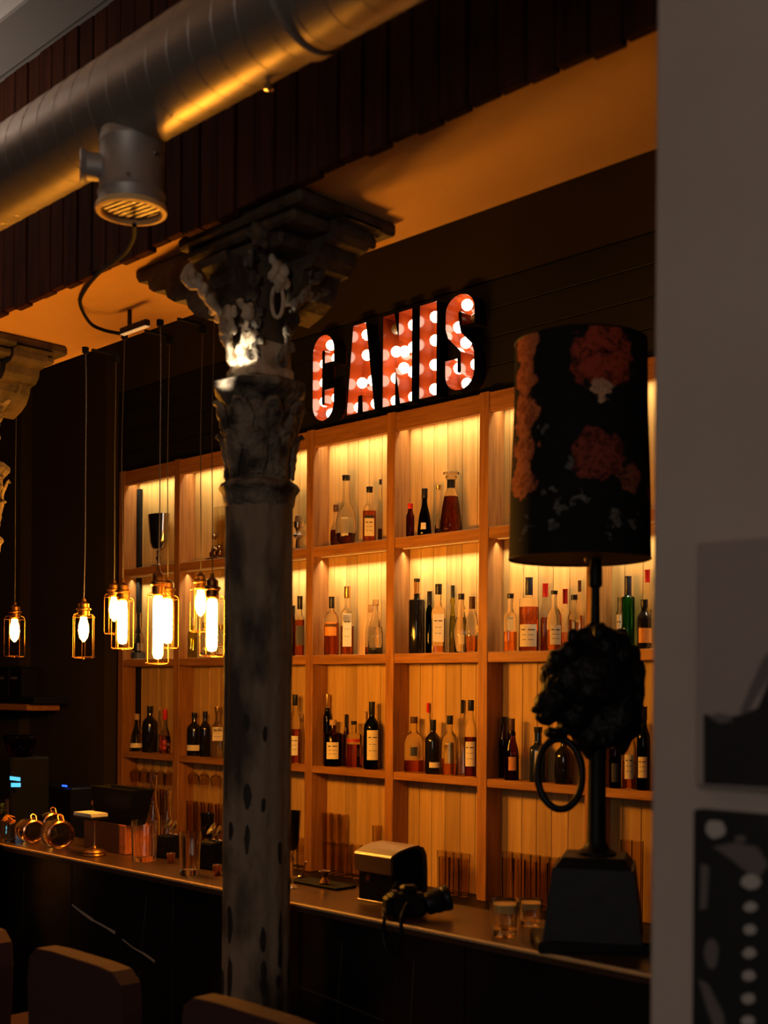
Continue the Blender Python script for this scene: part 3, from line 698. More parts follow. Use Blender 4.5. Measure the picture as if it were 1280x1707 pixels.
glass_row(546, 585, 1355, 18, 'stack', 'stacked cut tumblers at the back of the fourth bay', 'stacked tumblers in the fourth bay', ribs=10, back=True)
glass_row(628, 640, 1376, 16, 'stack', 'tall stacked glass left of the fifth upright', 'tall glass by the fifth upright', back=True)
glass_row(742, 790, 1428, 20, 'tumbler', 'tall clear glass in the row behind the chrome dispenser', 'tall glasses in the fifth bay')
glass_row(736, 788, 1418, 16, 'tumbler', 'tall clear glass in the back row of the fifth bay', 'back row glasses in the fifth bay', back=True)
glass_row(848, 930, 1430, 22, 'tumbler', 'tall clear glass in the row right of the fifth upright', 'tall glasses in the sixth bay')
glass_row(846, 935, 1420, 18, 'tumbler', 'tall clear glass in the back row of the sixth bay', 'back row glasses in the sixth bay', back=True)
glass_row(1046, 1076, 1400, 20, 'tumbler', 'tall clear glass between the lamp and the pillar', 'glasses in the seventh bay')
glass_row(492, 505, 1395, 16, 'stack', 'tall glass between the column and the third upright', 'glasses beside the column')
glass_row(320, 372, 1335, 22, 'tumbler', 'clear glass behind the bar tools left of the column', 'glasses in the second bay')
glass_row(222, 280, 1310, 20, 'stack', 'clear glass in the leftmost bay above the black bucket', 'glasses in the first bay')
# wine glasses hanging below the lower shelf
for i, px_ in enumerate((226, 240, 254, 268, 281)):
    p = PY(px_, 1300, YC + .05)
    hg = .13
    glassware((p.x, p.y, Hs['3b'] - hg - .001), 'wine', .030, hg, 'wine_glass', 'wine glass hanging upside down in the leftmost bay, %s' % ('leftmost', 'second', 'middle', 'fourth', 'rightmost')[i], 'glass', 'hanging wine glasses', G_TUMB, True)
for i, px_ in enumerate((322, 340, 360)):
    p = PY(px_, 1300, YC + .05)
    glassware((p.x, p.y, Hs['3b'] - .11 - .001), 'wine', .028, .11, 'wine_glass', 'wine glass hanging upside down in the second bay, %s' % ('leftmost', 'middle', 'rightmost')[i], 'glass', 'wine glasses hanging in the second bay', G_TUMB, True)

# trophies and ornaments on the top shelf
p = PY(266, 858, YC + .052); R = .5 * 50 / scale_at(p); h = p.z - Hs['1t']
t = thing('champagne_cup', 'polished dark metal trophy cup in the leftmost top bay', 'cup', (p.x - .002, YC + .049, Hs['1t'] + .0005))
obj('bowl', MB().lathe([(0, h * .30), (R * .30, h * .31), (R * .62, h * .36), (R * .80, h * .48), (R * .88, h * .70), (R * 1.0, h), (R * .96, h), (R * .84, h * .7), (R * .7, h * .46), (0, h * .38)], 28, flat=.58), CHROME, t, True)
obj('stem', MB().lathe([(R * .10, h * .07), (R * .16, h * .12), (R * .26, h * .17), (R * .12, h * .22), (R * .16, h * .30)], 18, flat=.7), CHROME, t, True)
obj('foot', MB().lathe([(R * .62, 0), (R * .62, h * .02), (R * .4, h * .045), (R * .12, h * .075)], 24, flat=.7), CHROME, t, True)
p = PY(360, 890, YC + .05)
t = thing('bronze_figurine', 'small bronze figurine group left of the column on the top shelf', 'figurine', (p.x, YC + .05, Hs['1t'] + .0005))
h = p.z - Hs['1t']
obj('base', MB().bbox(-.05, .05, -.025, .025, 0, .012, .003), BRONZE, t)
m = MB()
for (a, b, c_, r_, s_) in ((-.012, 0, .040, .020, (1, .8, 1.4)), (-.014, 0, h - .014, .013, (1, 1, 1.1)), (.022, 0, .032, .018, (1.3, .8, 1)), (.03, -.002, .058, .011, (1, 1, 1)), (-.034, 0, .03, .014, (1, .8, 1.3)), (.006, -.01, .05, .009, (2, 1, 1))):
    m.ball((a, b, c_), r_, 2, s_)
obj('figures', m, BRONZE, t, True)
t = thing('glass_pane_holder', 'upright clear display pane behind the bronze figurine', 'display pane', (p.x + .02, YB - .02, Hs['1t'] + .0005))
obj('pane', MB().bbox(-.09, .10, -.003, .0, .004, .27, .001), glassmat('pane_glass', (.9, .88, .8), .15), t)
obj('foot', MB().box(-.09, .10, -.005, .002, 0, .004), CAPGD, t)
p = PY(497, 826, YC + .05); h = p.z - Hs['1t']
t = thing('glass_hurricane_lamp', 'tall silver and glass hurricane lamp just right of the column capital', 'lamp', (p.x, YC + .05, Hs['1t'] + .0005))
obj('foot', MB().lathe([(.030, 0), (.030, .006), (.012, .014), (.010, .05), (.022, .062), (.028, .07), (.010, .09), (.014, .10)], 20), CHROME, t, True)
obj('glass_chimney', MB().lathe([(.016, .10), (.034, .13), (.036, h * .7), (.030, h), (.028, h), (.034, h * .7), (.030, .13)], 22), G_CLEAR, t, True)
obj('candle_cup', MB().lathe([(.010, .10), (.016, .11), (.016, .15), (.012, .16)], 14), CHROME, t, True)

# ------------------------------------------------------------------ bar counter
xe = PY(1120, 1600, YC0).x + .25
ct = thing('bar_counter', 'long black bar counter with dark wooden top in front of the shelves', 'bar counter', (-3, YC0, 0))
obj('bar_top', MB().bbox(-8, xe, YC0, YC1, HC - .026, HC, .002), COUNTER, ct, world=True)
obj('edging_highlight', MB().bbox(-8, xe, YC0 - .007, YC0 - .0003, HC - .010, HC - .0001, .0028), EDGE, ct, world=True)
x = -7.9
while x < xe - .1:
    x2 = min(x + .60, xe - .02)
    obj('marble_panel', MB().bbox(x, x2 - .004, YC0 + .035, YC0 + .055, .08, HC - .027, .003), MARBLE, ct, world=True); x += .60
obj('inner_carcass', MB().box(-7.9, xe - .03, YC0 + .056, YC1 - .02, .02, HC - .027), BLACK, ct, world=True)
obj('kick_board', MB().box(-7.9, xe - .03, YC0 + .05, YC0 + .0555, .0, .08), BLACK, ct, world=True)
def vein(pts, r0):
    q = [PY(a, b, YC0 + .0345) for a, b in pts]
    m = MB()
    for i in range(len(q) - 1):
        d = (q[i + 1] - q[i]).normalized(); n = Vector((-d.z, 0, d.x)); w0 = r0 * random.uniform(.5, 1.2); w1 = r0 * random.uniform(.5, 1.2)
        m.add([q[i] + n * w0, q[i] - n * w0, q[i + 1] - n * w1, q[i + 1] + n * w1], [(0, 1, 2, 3)])
    obj('marble_vein', m, VEIN if r0 > .003 else VEIN2, ct, world=True)
vein([(120, 1508), (135, 1520), (155, 1534), (175, 1545), (192, 1555)], .0050)
vein([(204, 1566), (222, 1580), (240, 1590), (258, 1603)], .0040)
vein([(245, 1492), (241, 1530), (238, 1560), (235, 1585)], .0010)
vein([(233, 1617), (229, 1650), (226, 1707)], .0010)
vein([(40, 1452), (38, 1520), (35, 1600)], .0010)
vein([(570, 1570), (565, 1640), (562, 1707)], .0009)
vein([(690, 1600), (684, 1707)], .0009)
vein([(500, 1645), (560, 1668), (640, 1702)], .0011)
# low dark appliance and shelf at the far left
p0 = PY(50, 1306, 3.3); p1 = PY(178, 1306, 3.3)
t = thing('undercounter_fridge', 'black appliance with a small blue light against the far wall', 'appliance', ((p0.x + p1.x) / 2, 3.3, 0))
p1.x = min(p1.x, POSTX[0] - .03)
obj('body', MB().bbox(p0.x - .6, p1.x, 3.3, 3.469, .02, p0.z, .006), BLACKS, t, world=True)
q = PY(108, 1310, 3.298)
obj('indicator_light', MB().box(q.x - .022, q.x + .022, 3.294, 3.2995, q.z - .004, q.z + .004), BLUEL, t, world=True)
obj('feet', MB().box(p0.x - .55, p1.x - .05, 3.33, 3.45, 0, .02), BLACK, t, world=True)
pw0 = PY(59, 1163, 3.26)
t = thing('wall_shelf', 'dark wall shelf with lit wooden underside at the left edge', 'shelf', (pw0.x - .6, 3.47, pw0.z - .06))
obj('board', MB().bbox(pw0.x - 1.4, pw0.x, 3.25, 3.469, pw0.z - .035, pw0.z, .003), BLACKS, t, world=True)
obj('under_board', MB().bbox(pw0.x - 1.4, pw0.x - .09, 3.26, 3.46, pw0.z - .072, pw0.z - .0355, .003), WH, t, world=True)
for i in range(2):
    q = PY(20 + 22 * i, 1115, 3.35)
    t = thing('box', ('dark carton with pale lettering on the left wall shelf', 'second dark carton at the shelf end, left edge')[i], 'box', (q.x, 3.35, pw0.z + .0005))
    obj('carton', MB().bbox(-.08 + .085 * 0, .055, -.05, .06, 0, .165, .003), BLACKS, t)
    obj('printed_strip', MB().box(-.07, .0, -.0512, -.0502, .10, .112), PRMID, t)
    obj('lid', MB().box(-.081, .056, -.051, .061, .1655, .172), BLACK, t)
q = PY(2, 1240, 2.75)
t = thing('coffee_machine', 'black machine with cyan display at the left edge', 'machine', (q.x, 2.75, HC - .2))
zt_ = PY(2, 1262, 2.75).z
obj('body', MB().bbox(-.25, .10, 0, .2, .0, zt_ - (HC - .2), .01), BLACK, t)
a = PY(18, 1294, 2.749); b = PY(34, 1302, 2.749)
obj('display', MB().box(a.x, b.x, 2.744, 2.749, b.z, a.z), CYAN, t, world=True)
m = MB()
for i in range(4):
    a = PY(20 + 4 * i, 1305, 2.749); b = PY(22.5 + 4 * i, 1312, 2.749); m.box(a.x, b.x, 2.744, 2.749, b.z, a.z)
obj('display_bars', m, CYAN, t, world=True)
obj('hopper', MB().lathe([(.05, zt_ - HC + .2), (.06, zt_ - HC + .215), (.085, zt_ - HC + .29), (.08, zt_ - HC + .30)], 20, mat=Matrix.Translation((.0, .1, 0))), G_BROWN, t, True)
tb = thing('side_table', 'black work table under the machine at the left edge', 'table', (q.x, 2.8, 0))
obj('top', MB().bbox(-.9, .16, -.1, .28, HC - .235, HC - .2005, .003), BLACK, tb)
for sx in (-.86, .10):
    for sy in (-.06, .24): obj('leg', MB().box(sx, sx + .03, sy - .02, sy + .02, 0, HC - .2355), BLACK, tb)

# ------------------------------------------------------------------ pendants
WIREH = HB
def pendant(px, ytop_sock, ybot, Y, big, name, wtop=None, wpx=None):
    p = PY(px, ybot, Y); sc = scale_at(p)
    R = .5 * (wpx or 38) / sc
    zs = PY(px, ytop_sock, Y).z
    L = zs - p.z
    t = thing('pendant_lamp', name, 'pendant lamp', (p.x, p.y, p.z), random.uniform(0, 1), 'caged pendant lamps over the bar')
    ztop = WIREH - p.z - .0005
    r_ = .0017
    bend = random.uniform(-.006, .006)
    pts = [(0, 0, L - .004)] + [(bend * math.sin(math.pi * f) + .0012 * math.sin(9 * f), 0, L + (ztop - L) * f) for f in [i / 14 for i in range(1, 14)]] + [(0, 0, ztop)]
    if Y > YK: pts = pts[:-1] + [(0, 0, ztop - .02)]
    obj('cord', MB().tube(pts, r_, 6), CORD, t, True)
    if Y > YK:
        obj('ceiling_hook', MB().bbox(-.010, .010, -.010, .010, ztop - .03, ztop + .0, .002).bbox(-.006, .006, -.10, .0, ztop - .006, ztop + .006, .002), BLACK, t)
        t.rotation_euler[2] = 0
        t.children[-1].scale = (1, 1, 1)
    else:
        obj('canopy', MB().lathe([(.007, ztop - .022), (.012, ztop - .018), (.012, ztop)], 14), BLACK, t, True)
    s0 = L * .70
    k = L / .235
    obj('socket', MB().lathe([(.017, s0), (.021, s0 + .004), (.021, s0 + .022 * k), (.026, s0 + .026 * k), (.026, s0 + .032 * k), (.019, s0 + .036 * k), (.019, s0 + .05 * k), (.012, s0 + .056 * k), (.007, s0 + .060 * k), (.006, L), (0, L)], 20), BRASSD, t, True)
    m = MB()
    for i in range(6):
        a = i * math.pi / 3
        c_, s_ = math.cos(a), math.sin(a)
        m.tube([(c_ * .022, s_ * .022, s0 + .012), (c_ * R * .92, s_ * R * .92, s0 + .006), (c_ * R, s_ * R, s0 - .004), (c_ * R, s_ * R, .010), (c_ * R * .9, s_ * R * .9, .003), (0, 0, .001)], .0010, 5)
    for zz_ in (s0 - .002, .006): m.tube([(R * math.cos(i * math.pi / 10), R * math.sin(i * math.pi / 10), zz_) for i in range(20)], .0010, 5, True)
    m.ball((0, 0, .0), .004, 1)
    obj('wire_cage', m, BRASSD, t, True)
    if big: pr = [(.012, s0 - .001), (.016, s0 - .012), (.0165, s0 - .03), (.0165, .035), (.012, .022), (0, .018)]
    else: pr = [(.011, s0 - .001), (.012, s0 - .010), (.0175, s0 - .03), (.019, s0 - .05), (.014, s0 - .075), (.004, s0 - .088), (0, s0 - .09)]
    obj('bulb', MB().lathe(pr, 14), BULB if big else BULBS, t, True)
    return t
YFr, YBk = 2.27, 2.395
pendant(24, 1004, 1096, YFr, 0, 'leftmost caged pendant lamp, at the left edge', wpx=33)
pendant(139, 998, 1098, YFr, 0, 'caged pendant lamp hanging alone before the dark wall', wpx=37)
pendant(190, 968, 1058, YBk, 0, 'caged pendant half hidden, left of the leftmost bright pair', wpx=32)
pendant(204, 966, 1083, YFr, 1, 'bright caged pendant in front of the leftmost upright', wpx=36)
pendant(263, 944, 1108, YFr, 1, 'lowest and largest bright caged pendant, centre of the cluster', wpx=40)
pendant(279, 962, 1082, YBk, 1, 'bright caged pendant just right of and behind the lowest one', wpx=36)
pendant(334, 952, 1055, YBk, 0, 'caged pendant behind the one nearest the column', wpx=34)
pendant(353, 956, 1096, YFr, 1, 'bright caged pendant nearest the column', wpx=40)

# ------------------------------------------------------------------ cast iron columns
CT = bpy.data.textures.new('carving', 'CLOUDS'); CT.noise_scale = .022; CT.noise_depth = 2
def carve(o, vox=.0042, amt=.014):
    md = o.modifiers.new('remesh', 'REMESH'); md.mode = 'VOXEL'; md.voxel_size = vox; md.use_smooth_shade = True
    md = o.modifiers.new('chisel', 'DISPLACE'); md.texture = CT; md.strength = amt; md.mid_level = .5; return o
def column(cx, Yc, name):
    p = PY(cx, 1145, Yc); X = p.x
    t = thing('iron_column', name, 'column', (X, Yc, 0), 0, 'iron columns carrying the beam')
    e = EYE
    k = 1.0
    r = .0885
    def H(v): return e + v
    fl = lambda a, z, kk: 1 + .05 * (abs(math.cos(6 * a)) - .5)
    pr = [(r * 1.25, .0), (r * 1.25, .10), (r * 1.05, .14)] + [(r * (1 + .006 * math.sin(i)), .16 + i * (H(.48) - .16) / 24) for i in range(25)]
    obj('shaft', MB().lathe(pr, 72, mod=fl), COLM, t, True, ang=60)
    # chipped patches laid bare along the flutes
    m = MB()
    rnd = random.Random(5)
    for i in range(46):
        a = rnd.choice([j * math.pi / 6 + .05 for j in range(12)]) + rnd.uniform(-.04, .04)
        z = rnd.uniform(.5, H(.1)) if i % 3 else rnd.uniform(.9, 1.35)
        hh, ww = rnd.uniform(.018, .05), rnd.uniform(.006, .011)
        pts = []
        for j in range(10):
            an = 2 * math.pi * j / 10
            aa = a + ww * math.cos(an) / r * rnd.uniform(.7, 1.2); zz_ = z + hh * math.sin(an) * rnd.uniform(.75, 1.15)
            rr_ = r * (1 + .05 * (abs(math.cos(6 * aa)) - .5)) * 1.014
            pts.append(Vector((rr_ * math.cos(aa), rr_ * math.sin(aa), zz_)))
        c = sum(pts, Vector()) / 10
        m.add([c] + pts, [(0, j + 1, (j + 1) % 10 + 1) for j in range(10)])
    o = obj('bare_patches', m, COLD, t); o['kind'] = 'stuff'; o['label'] = 'dark chipped patches'
    obj('lower_ring', MB().lathe([(r, H(.47)), (r * 1.06, H(.48)), (r * 1.10, H(.505)), (r * 1.22, H(.520)), (r * 1.16, H(.530)), (r * 1.0, H(.540))], 40), CAPM, t, True)
    # bell with rising leaves
    bell = [(r * .93, .54), (r * .95, .60), (r * 1.0, .65), (r * 1.08, .69), (r * 1.10, .72), (r * 1.0, .745)]
    obj('capital_bell', MB().lathe([(a, H(b)) for a, b in bell], 40), CAPM, t, True)
    for ring, (n, z0, z1, ro_) in enumerate(((8, .545, .66, 1.0), (8, .62, .74, 1.07))):
        for i in range(n):
            a = 2 * math.pi * (i + .5 * ring) / n
            m = MB(); v = []
            for j, (f, wd, ou) in enumerate(((0, .018, .002), (.3, .028, .004), (.6, .032, .007), (.85, .024, .012), (1, .014, .015), (.93, .006, .018))):
                z = H(z0 + (z1 - z0) * f); base = r * (1.0 + .14 * max(0, (z0 + (z1 - z0) * f - .60) / .12)) * ro_ / (1.0 if ring == 0 else 1.05)
                for s_, o_ in ((-1, -.002), (-.5, .003), (0, .001 if j else 0), (.5, .003), (1, -.002)):
                    aa = a + s_ * wd / r; rr_ = base + ou + o_
                    v.append(Vector((rr_ * math.cos(aa), rr_ * math.sin(aa), z + .004 * (abs(s_) == .5))))
            m.add(v, [(5 * j + q_, 5 * j + q_ + 1, 5 * j + q_ + 6, 5 * j + q_ + 5) for j in range(5) for q_ in range(4)])
            o = obj('acanthus_leaf', m, CAPM, t, True, ang=70)
            md = o.modifiers.new('thick', 'SOLIDIFY'); md.thickness = .006; carve(o, .0035, .012)
    # octagonal abacus
    obj('octagonal_plate', MB().lathe([(r * 1.08, H(.735)), (r * 1.38, H(.768)), (r * 1.46, H(.776)), (r * 1.46, H(.792)), (r * 1.30, H(.800)), (r * .8, H(.808))], 8, rot=math.radians(22.5) + .1), CAPM, t)
    # square neck above
    n0 = .060
    obj('neck_base', MB().lathe([(n0 * 1.15, H(.8085)), (n0 * 1.15, H(.83)), (n0 * 1.06, H(.84)), (n0 * 1.04, H(.899))], 24, sq=.9), CAPL, t, False)  # paler than the neck above it
    obj('square_neck', MB().lathe([(n0, H(.90)), (n0, H(.94)), (n0 * 1.25, H(1.0)), (n0 * 1.7, H(1.08)), (n0 * 1.9, H(1.12))], 24, sq=.9), CAPD, t, False)
    # impost: plates stacked to the beam
    for (x0, x1, y0, y1, z0, z1) in ((-.19, .31, -.135, .20, 1.165, 1.199), (-.17, .27, -.12, .17, 1.135, 1.1645), (-.13, .20, -.10, .13, 1.10, 1.1345)):
        obj('impost_plate', MB().bbox(x0, x1, y0, y1, H(z0), H(z1), .008), CAPD, t)
    # bracket arms along the beam: stepped and moulded profile
    prof = [(.06, 1.199), (.49, 1.199), (.49, 1.183), (.475, 1.165), (.43, 1.160), (.425, 1.135), (.40, 1.120), (.345, 1.115), (.335, 1.09), (.30, 1.07), (.245, 1.065), (.235, 1.04), (.20, 1.01), (.15, .99), (.06, .97)]
    for s_ in (-1, 1):
        ln = 1.0 if s_ < 0 else .66
        dy = 0 if s_ < 0 else .07
        z2 = 1.1985 if s_ < 0 else 1.164
        poly = [(s_ * a * ln, min(b, z2) + e) for a, b in prof]
        obj('bracket_arm', MB().prism(poly, Vector((0, dy, 0)), Vector((1, 0, 0)), UP, Vector((0, 1, 0)), -.065, .065), CAPD, t)
    # front and back brackets
    prof2 = [(.04, 1.10), (.16, 1.10), (.155, 1.08), (.13, 1.06), (.125, 1.03), (.09, .99), (.055, .96), (.04, .95)]
    for s_ in (-1, 1):
        obj('bracket_arm', MB().prism([(s_ * a, b + e) for a, b in prof2], Vector((0, 0, 0)), Vector((0, 1, 0)), UP, Vector((1, 0, 0)), -.055, .055), CAPD, t)
    # pale scrolls climbing the corners
    def scroll(az, s=1.0, mt=CAPL, top=1.07, reach=.185):
        d = Vector((math.cos(az), math.sin(az), 0)); m = MB(); pts = []
        for f in [i / 14 for i in range(15)]:
            rr_ = .068 + (reach - .068) * f ** 1.5 + .007 * math.sin(f * 9); pts.append(d * rr_ + UP * (H(.84) + (top - .84) * f))
        rs = [(.012 + .004 * math.sin(f * 1.4)) * s for f in range(15)]
        m.tube(pts, rs, 10)
        cc = d * (reach - .004) + UP * H(top - .004)
        for f in range(16):
            pass
        sp = []
        for f in range(22):
            a = f * .45; q_ = .030 * (1 - f / 26)
            sp.append(cc + d * (q_ * math.sin(a)) + UP * (q_ * math.cos(a) - .012))
        m.tube(sp, [.009 * (1 - f / 30) * s for f in range(22)], 8)
        side = Vector((-d.y, d.x, 0))
        for f in range(7):                         # beads and curled leaf tips
            q_ = pts[2 * f + 1]; m.ball(q_ + side * .016 * (1 if f % 2 else -1) + d * .004, .0105 * s, 1, (1, 1, 1.9)); m.ball(q_ + side * .012 * (-1 if f % 2 else 1) + d * .007 + UP * .01, .007 * s, 1, (1, 1, 1.5))
        carve(obj('corner_scroll', m, mt, t, True, ang=70))
    va = math.atan2(-Yc, -X)                       # azimuth towards the camera
    scroll(va - 1.25, 1.15, CAPL); scroll(va - .15, .8, CAPM, 1.09, .14); scroll(va + .95, 1.0, CAPM, 1.08, .17); scroll(va + 2.6, 1.0, CAPM)
    # pale hanging loop and leaf on the front, rosette
    d = Vector((math.cos(va + .35), math.sin(va + .35), 0)); sd = Vector((-d.y, d.x, 0))
    lp = [d * (.125 + .01 * math.sin(a)) + sd * (.012 * math.sin(a)) + UP * (H(.985) + .042 * math.cos(a)) for a in [i * math.pi / 8 for i in range(16)]]
    obj('hanging_loop', MB().tube(lp, .0055, 8, True), CAPL, t, True)
    m = MB()
    for i in range(9):
        a = i * .7; m.ball(d * (.130 + .004 * (i % 3)) + sd * (.020 * math.sin(a * 2)) + UP * H(1.02 + .008 * i), .014, 1, (1, 1, 1.2))
    carve(obj('carved_leaf', m, CAPL, t, True, ang=80))
    d = Vector((math.cos(va), math.sin(va), 0)); m = MB()
    m.ball(d * .185 + UP * H(1.13), .022, 2)
    for i in range(6): 
        a = i * math.pi / 3; m.ball(d * .178 + Vector((-d.y, d.x, 0)) * .026 * math.cos(a) + UP * (H(1.13) + .026 * math.sin(a)), .014, 1)
    carve(obj('rosette', m, CAPD, t, True, ang=80))
    # blocks of leaves low on the neck
    m = MB(); rnd = random.Random(3)
    for i in range(30):
        a = va - 1.9 + rnd.uniform(0, 1.7); f = rnd.random()
        rr_ = .066 + .05 * f * f; m.ball(Vector((rr_ * math.cos(a), rr_ * math.sin(a), H(.83 + .15 * f))), rnd.uniform(.009, .018), 1, (1, 1, 1.6))
    carve(obj('leaf_carving', m, CAPL, t, True, ang=80))
    return t
column(430, 2.02, 'worn fluted iron column with carved capital standing before the bar')
column(-47, 2.02, 'second carved column capital cut off by the left edge')

# cable and clip light under the beam
pc = [PY(224, 375, 1.52), PY(222, 398, 1.6), PY(205, 425, 1.72), PY(165, 455, 1.85), PY(140, 485, 1.93), PY(134, 508, 1.99), PY(150, 538, 2.06), PY(172, 550, 2.10), PY(200, 556, 2.14)]
def smoothpts(q, n=6):
    out = []
    for i in range(len(q) - 1):
        p0, p1, p2, p3 = q[max(i - 1, 0)], q[i], q[i + 1], q[min(i + 2, len(q) - 1)]
        for k in range(n):
            t_ = k / n
            out.append(.5 * ((2 * p1) + (p2 - p0) * t_ + (2 * p0 - 5 * p1 + 4 * p2 - p3) * t_ ** 2 + (3 * p1 - p0 - 3 * p2 + p3) * t_ ** 3))
    return out + [q[-1]]
cl = thing('clip_light', 'small black bar light on a curved cable under the beam', 'light', tuple(PY(224, 556, 2.14)))
for q_ in pc: q_.z = min(q_.z, HB - .008) if q_.y > YF - .02 else q_.z
obj('cable', MB().tube(smoothpts([v + Vector((0, 0, 0)) for v in pc]), .0056, 8), BLACK, cl, True, world=True)
a = PY(203, 549, 2.14); b = PY(245, 549, 2.14)
Mr = Matrix.Identity(4)
obj('housing', MB().bbox(a.x, b.x + .005, 2.13, 2.15, a.z - .018, a.z + .002, .003), BLACKS, cl, world=True)
obj('diffuser', MB().box(a.x + .004, b.x + .002, 2.132, 2.148, a.z - .0205, a.z - .0182), LEDW, cl, world=True)
obj('mounting_stem', MB().box(a.x + .04, a.x + .05, 2.135, 2.145, a.z + .004, HB - .0005), BLACKS, cl, world=True)
# added spot brightening the capital, set apart from the clip light
sp = bpy.data.lights.new('capital_spot', 'SPOT'); sp.energy = 16; sp.color = (1, .84, .62); sp.spot_size = math.radians(24); sp.spot_blend = .7; sp.shadow_soft_size = .01
so = bpy.data.objects.new('capital_spot', sp); C.objects.link(so)
so.location = PY(285, 700, 1.75); tg = PY(412, 588, 1.96)
so.rotation_euler = (tg - so.location).to_track_quat('-Z', 'Y').to_euler()

# ------------------------------------------------------------------ bar stools
def stool(X, lab):
    t = thing('bar_stool', lab, 'bar stool', (X, 1.5, 0), 0, 'bar stools along the bar')
    hb = EYE - 1.5 * .305 * 1.4178
    poly = [(-.20, .73), (-.215, .95), (-.205, hb - .03), (-.17, hb - .004), (-.10, hb), (.10, hb), (.17, hb - .004), (.205, hb - .03), (.215, .95), (.20, .73)]
    o = obj('backrest', MB().prism(poly, Vector((0, 0, 0)), Vector((1, 0, 0)), UP, Vector((0, 1, 0)), 0, .055), UPH, t, False)
    bv = o.modifiers.new('bevel', 'BEVEL'); bv.width = .016; bv.segments = 3; bv.limit_method = 'ANGLE'; bv.angle_limit = math.radians(50)
    o = obj('seat', MB().bbox(-.21, .21, .056, .36, .60, .70, .02), UPH, t)
    o = obj('back_frame', MB().box(-.03, .03, .01, .05, .62, .73), BLACKM, t)
    for sx in (-1, 1):
        for y in (.07, .33):
            obj('leg', MB().tube([(sx * .17, y, .5995), (sx * .20, y + (.0 if y < .2 else .0), 0.0)], .011, 8), BLACKM, t, True)
    obj('foot_ring', MB().tube([(-.19, .07, .25), (.19, .07, .25), (.19, .33, .25), (-.19, .33, .25)], .008, 6, True), BLACKM, t, True)
    return t
stool(-2.53, 'dark upholstered bar stool with reddish-lit rounded back, left of the column')
stool(-1.88, 'dark upholstered bar stool in front of the column foot')
stool(-3.13, 'bar stool mostly outside the left edge')

# ------------------------------------------------------------------ things on the bar top
ZC = HC + .0005
def onbar(px, py):                                # base point: pixel of the foot on the bar top
    p = PH(px, py, HC); p.y = min(max(p.y, YC0 + .02), YC1 - .02); return p
def facing(p): return math.atan2(p.y, p.x) - math.pi / 2 + math.pi   # local -Y looks at the camera when rotated
def barthing(name, label, cat, px, Y, rot=None):
    p = PY(px, 1400, Y); return thing(name, label, cat, (p.x, Y, ZC), (math.atan2(-p.x, p.y) if rot is None else rot)), scale_at(p)
def drink(px, Y, top, w_, label, name='tumbler', ribs=0, liquid=None, kind='tumbler'):
    p = PY(px, top, Y); R = .5 * w_ / scale_at(p); h = p.z - HC
    t = thing(name, label, 'glass', (p.x, Y, ZC))
    obj('glass', MB().lathe(glass_prof(kind, R, h), 48 if ribs else 28, mod=rib(ribs, .035) if ribs else None), G_CUT, t, True)
    if liquid: obj('contents', MB().lathe([(0, h * .145), (R * .80, h * .145), (R * .86, h * .5), (0, h * .5)], 24), liquid, t, True)
    return t
# highball glass near the front edge, cut tumbler beside the wooden box
drink(317, 2.225, 1387, 36, 'tall cut highball glass standing near the bar edge', 'highball_glass', 12)
drink(241, 2.29, 1368, 43, 'cut glass tumbler in front of the wooden box', 'tumbler', 14)
t_, _ = barthing('ice', 'x', 'x', 0, 2.3); bpy.data.objects.remove(t_)
# wooden box with black bucket on top
p = PY(205, 1370, 2.375); p1 = PY(183, 1370, 2.34)
hbx = PY(200, 1371, 2.36).z - HC
bx = thing('wooden_box', 'open dark-sided wooden box under the black bucket', 'box', (p.x, 2.375, ZC), 0)
x0, x1 = -.17, .10
for (a, b, c_, d_, nm, mt) in ((x0, x1 - .047, -.055, -.047, 'side_board', CAPDB), (x1 - .0465, x1, -.055, -.047, 'side_board', CRATE), (x0, x1, .047, .055, 'side_board', CRATE), (x0, x0 + .008, -.0465, .0465, 'end_board', CAPDB), (x1 - .008, x1, -.0465, .0465, 'end_board', CRATE)):
    obj(nm, MB().bbox(a, b, c_, d_, 0, hbx, .0015), mt, bx)
obj('bottom_board', MB().box(x0 + .0085, x1 - .0085, -.0465, .0465, .001, .008), CRATE, bx)
obj('corner_batten', MB().box(x1 - .045, x1 - .035, -.0585, -.0555, .002, hbx - .002), CAPDB, bx)
q = PY(218, 1370, 2.375)
bk = thing('black_bucket', 'wide black tapered bucket resting on the wooden box', 'bucket', (p.x + .012, 2.358, ZC + hbx + .001))
hk = PY(218, 1314, 2.375).z - (ZC + hbx)
def frust(x0, x1, y0, y1, X0, X1, Y0, Y1, z0, z1):
    return [(x0, y0, z0), (x1, y0, z0), (x1, y1, z0), (x0, y1, z0), (X0, Y0, z1), (X1, Y0, z1), (X1, Y1, z1), (X0, Y1, z1)]
FB = [(0, 3, 2, 1), (0, 1, 5, 4), (1, 2, 6, 5), (2, 3, 7, 6), (3, 0, 4, 7)]
m = MB().add(frust(-.11, .10, -.035, .035, -.125, .145, -.045, .04, 0, hk), FB)
m.add(frust(-.106, .096, -.031, .031, -.121, .141, -.041, .036, .004, hk), [tuple(reversed(f)) for f in FB])
obj('shell', m, BLACK, bk)
obj('rim', MB().tube([(-.125, -.045, hk), (.145, -.045, hk), (.145, .04, hk), (-.125, .04, hk)], .003, 6, True), BLACK, bk)
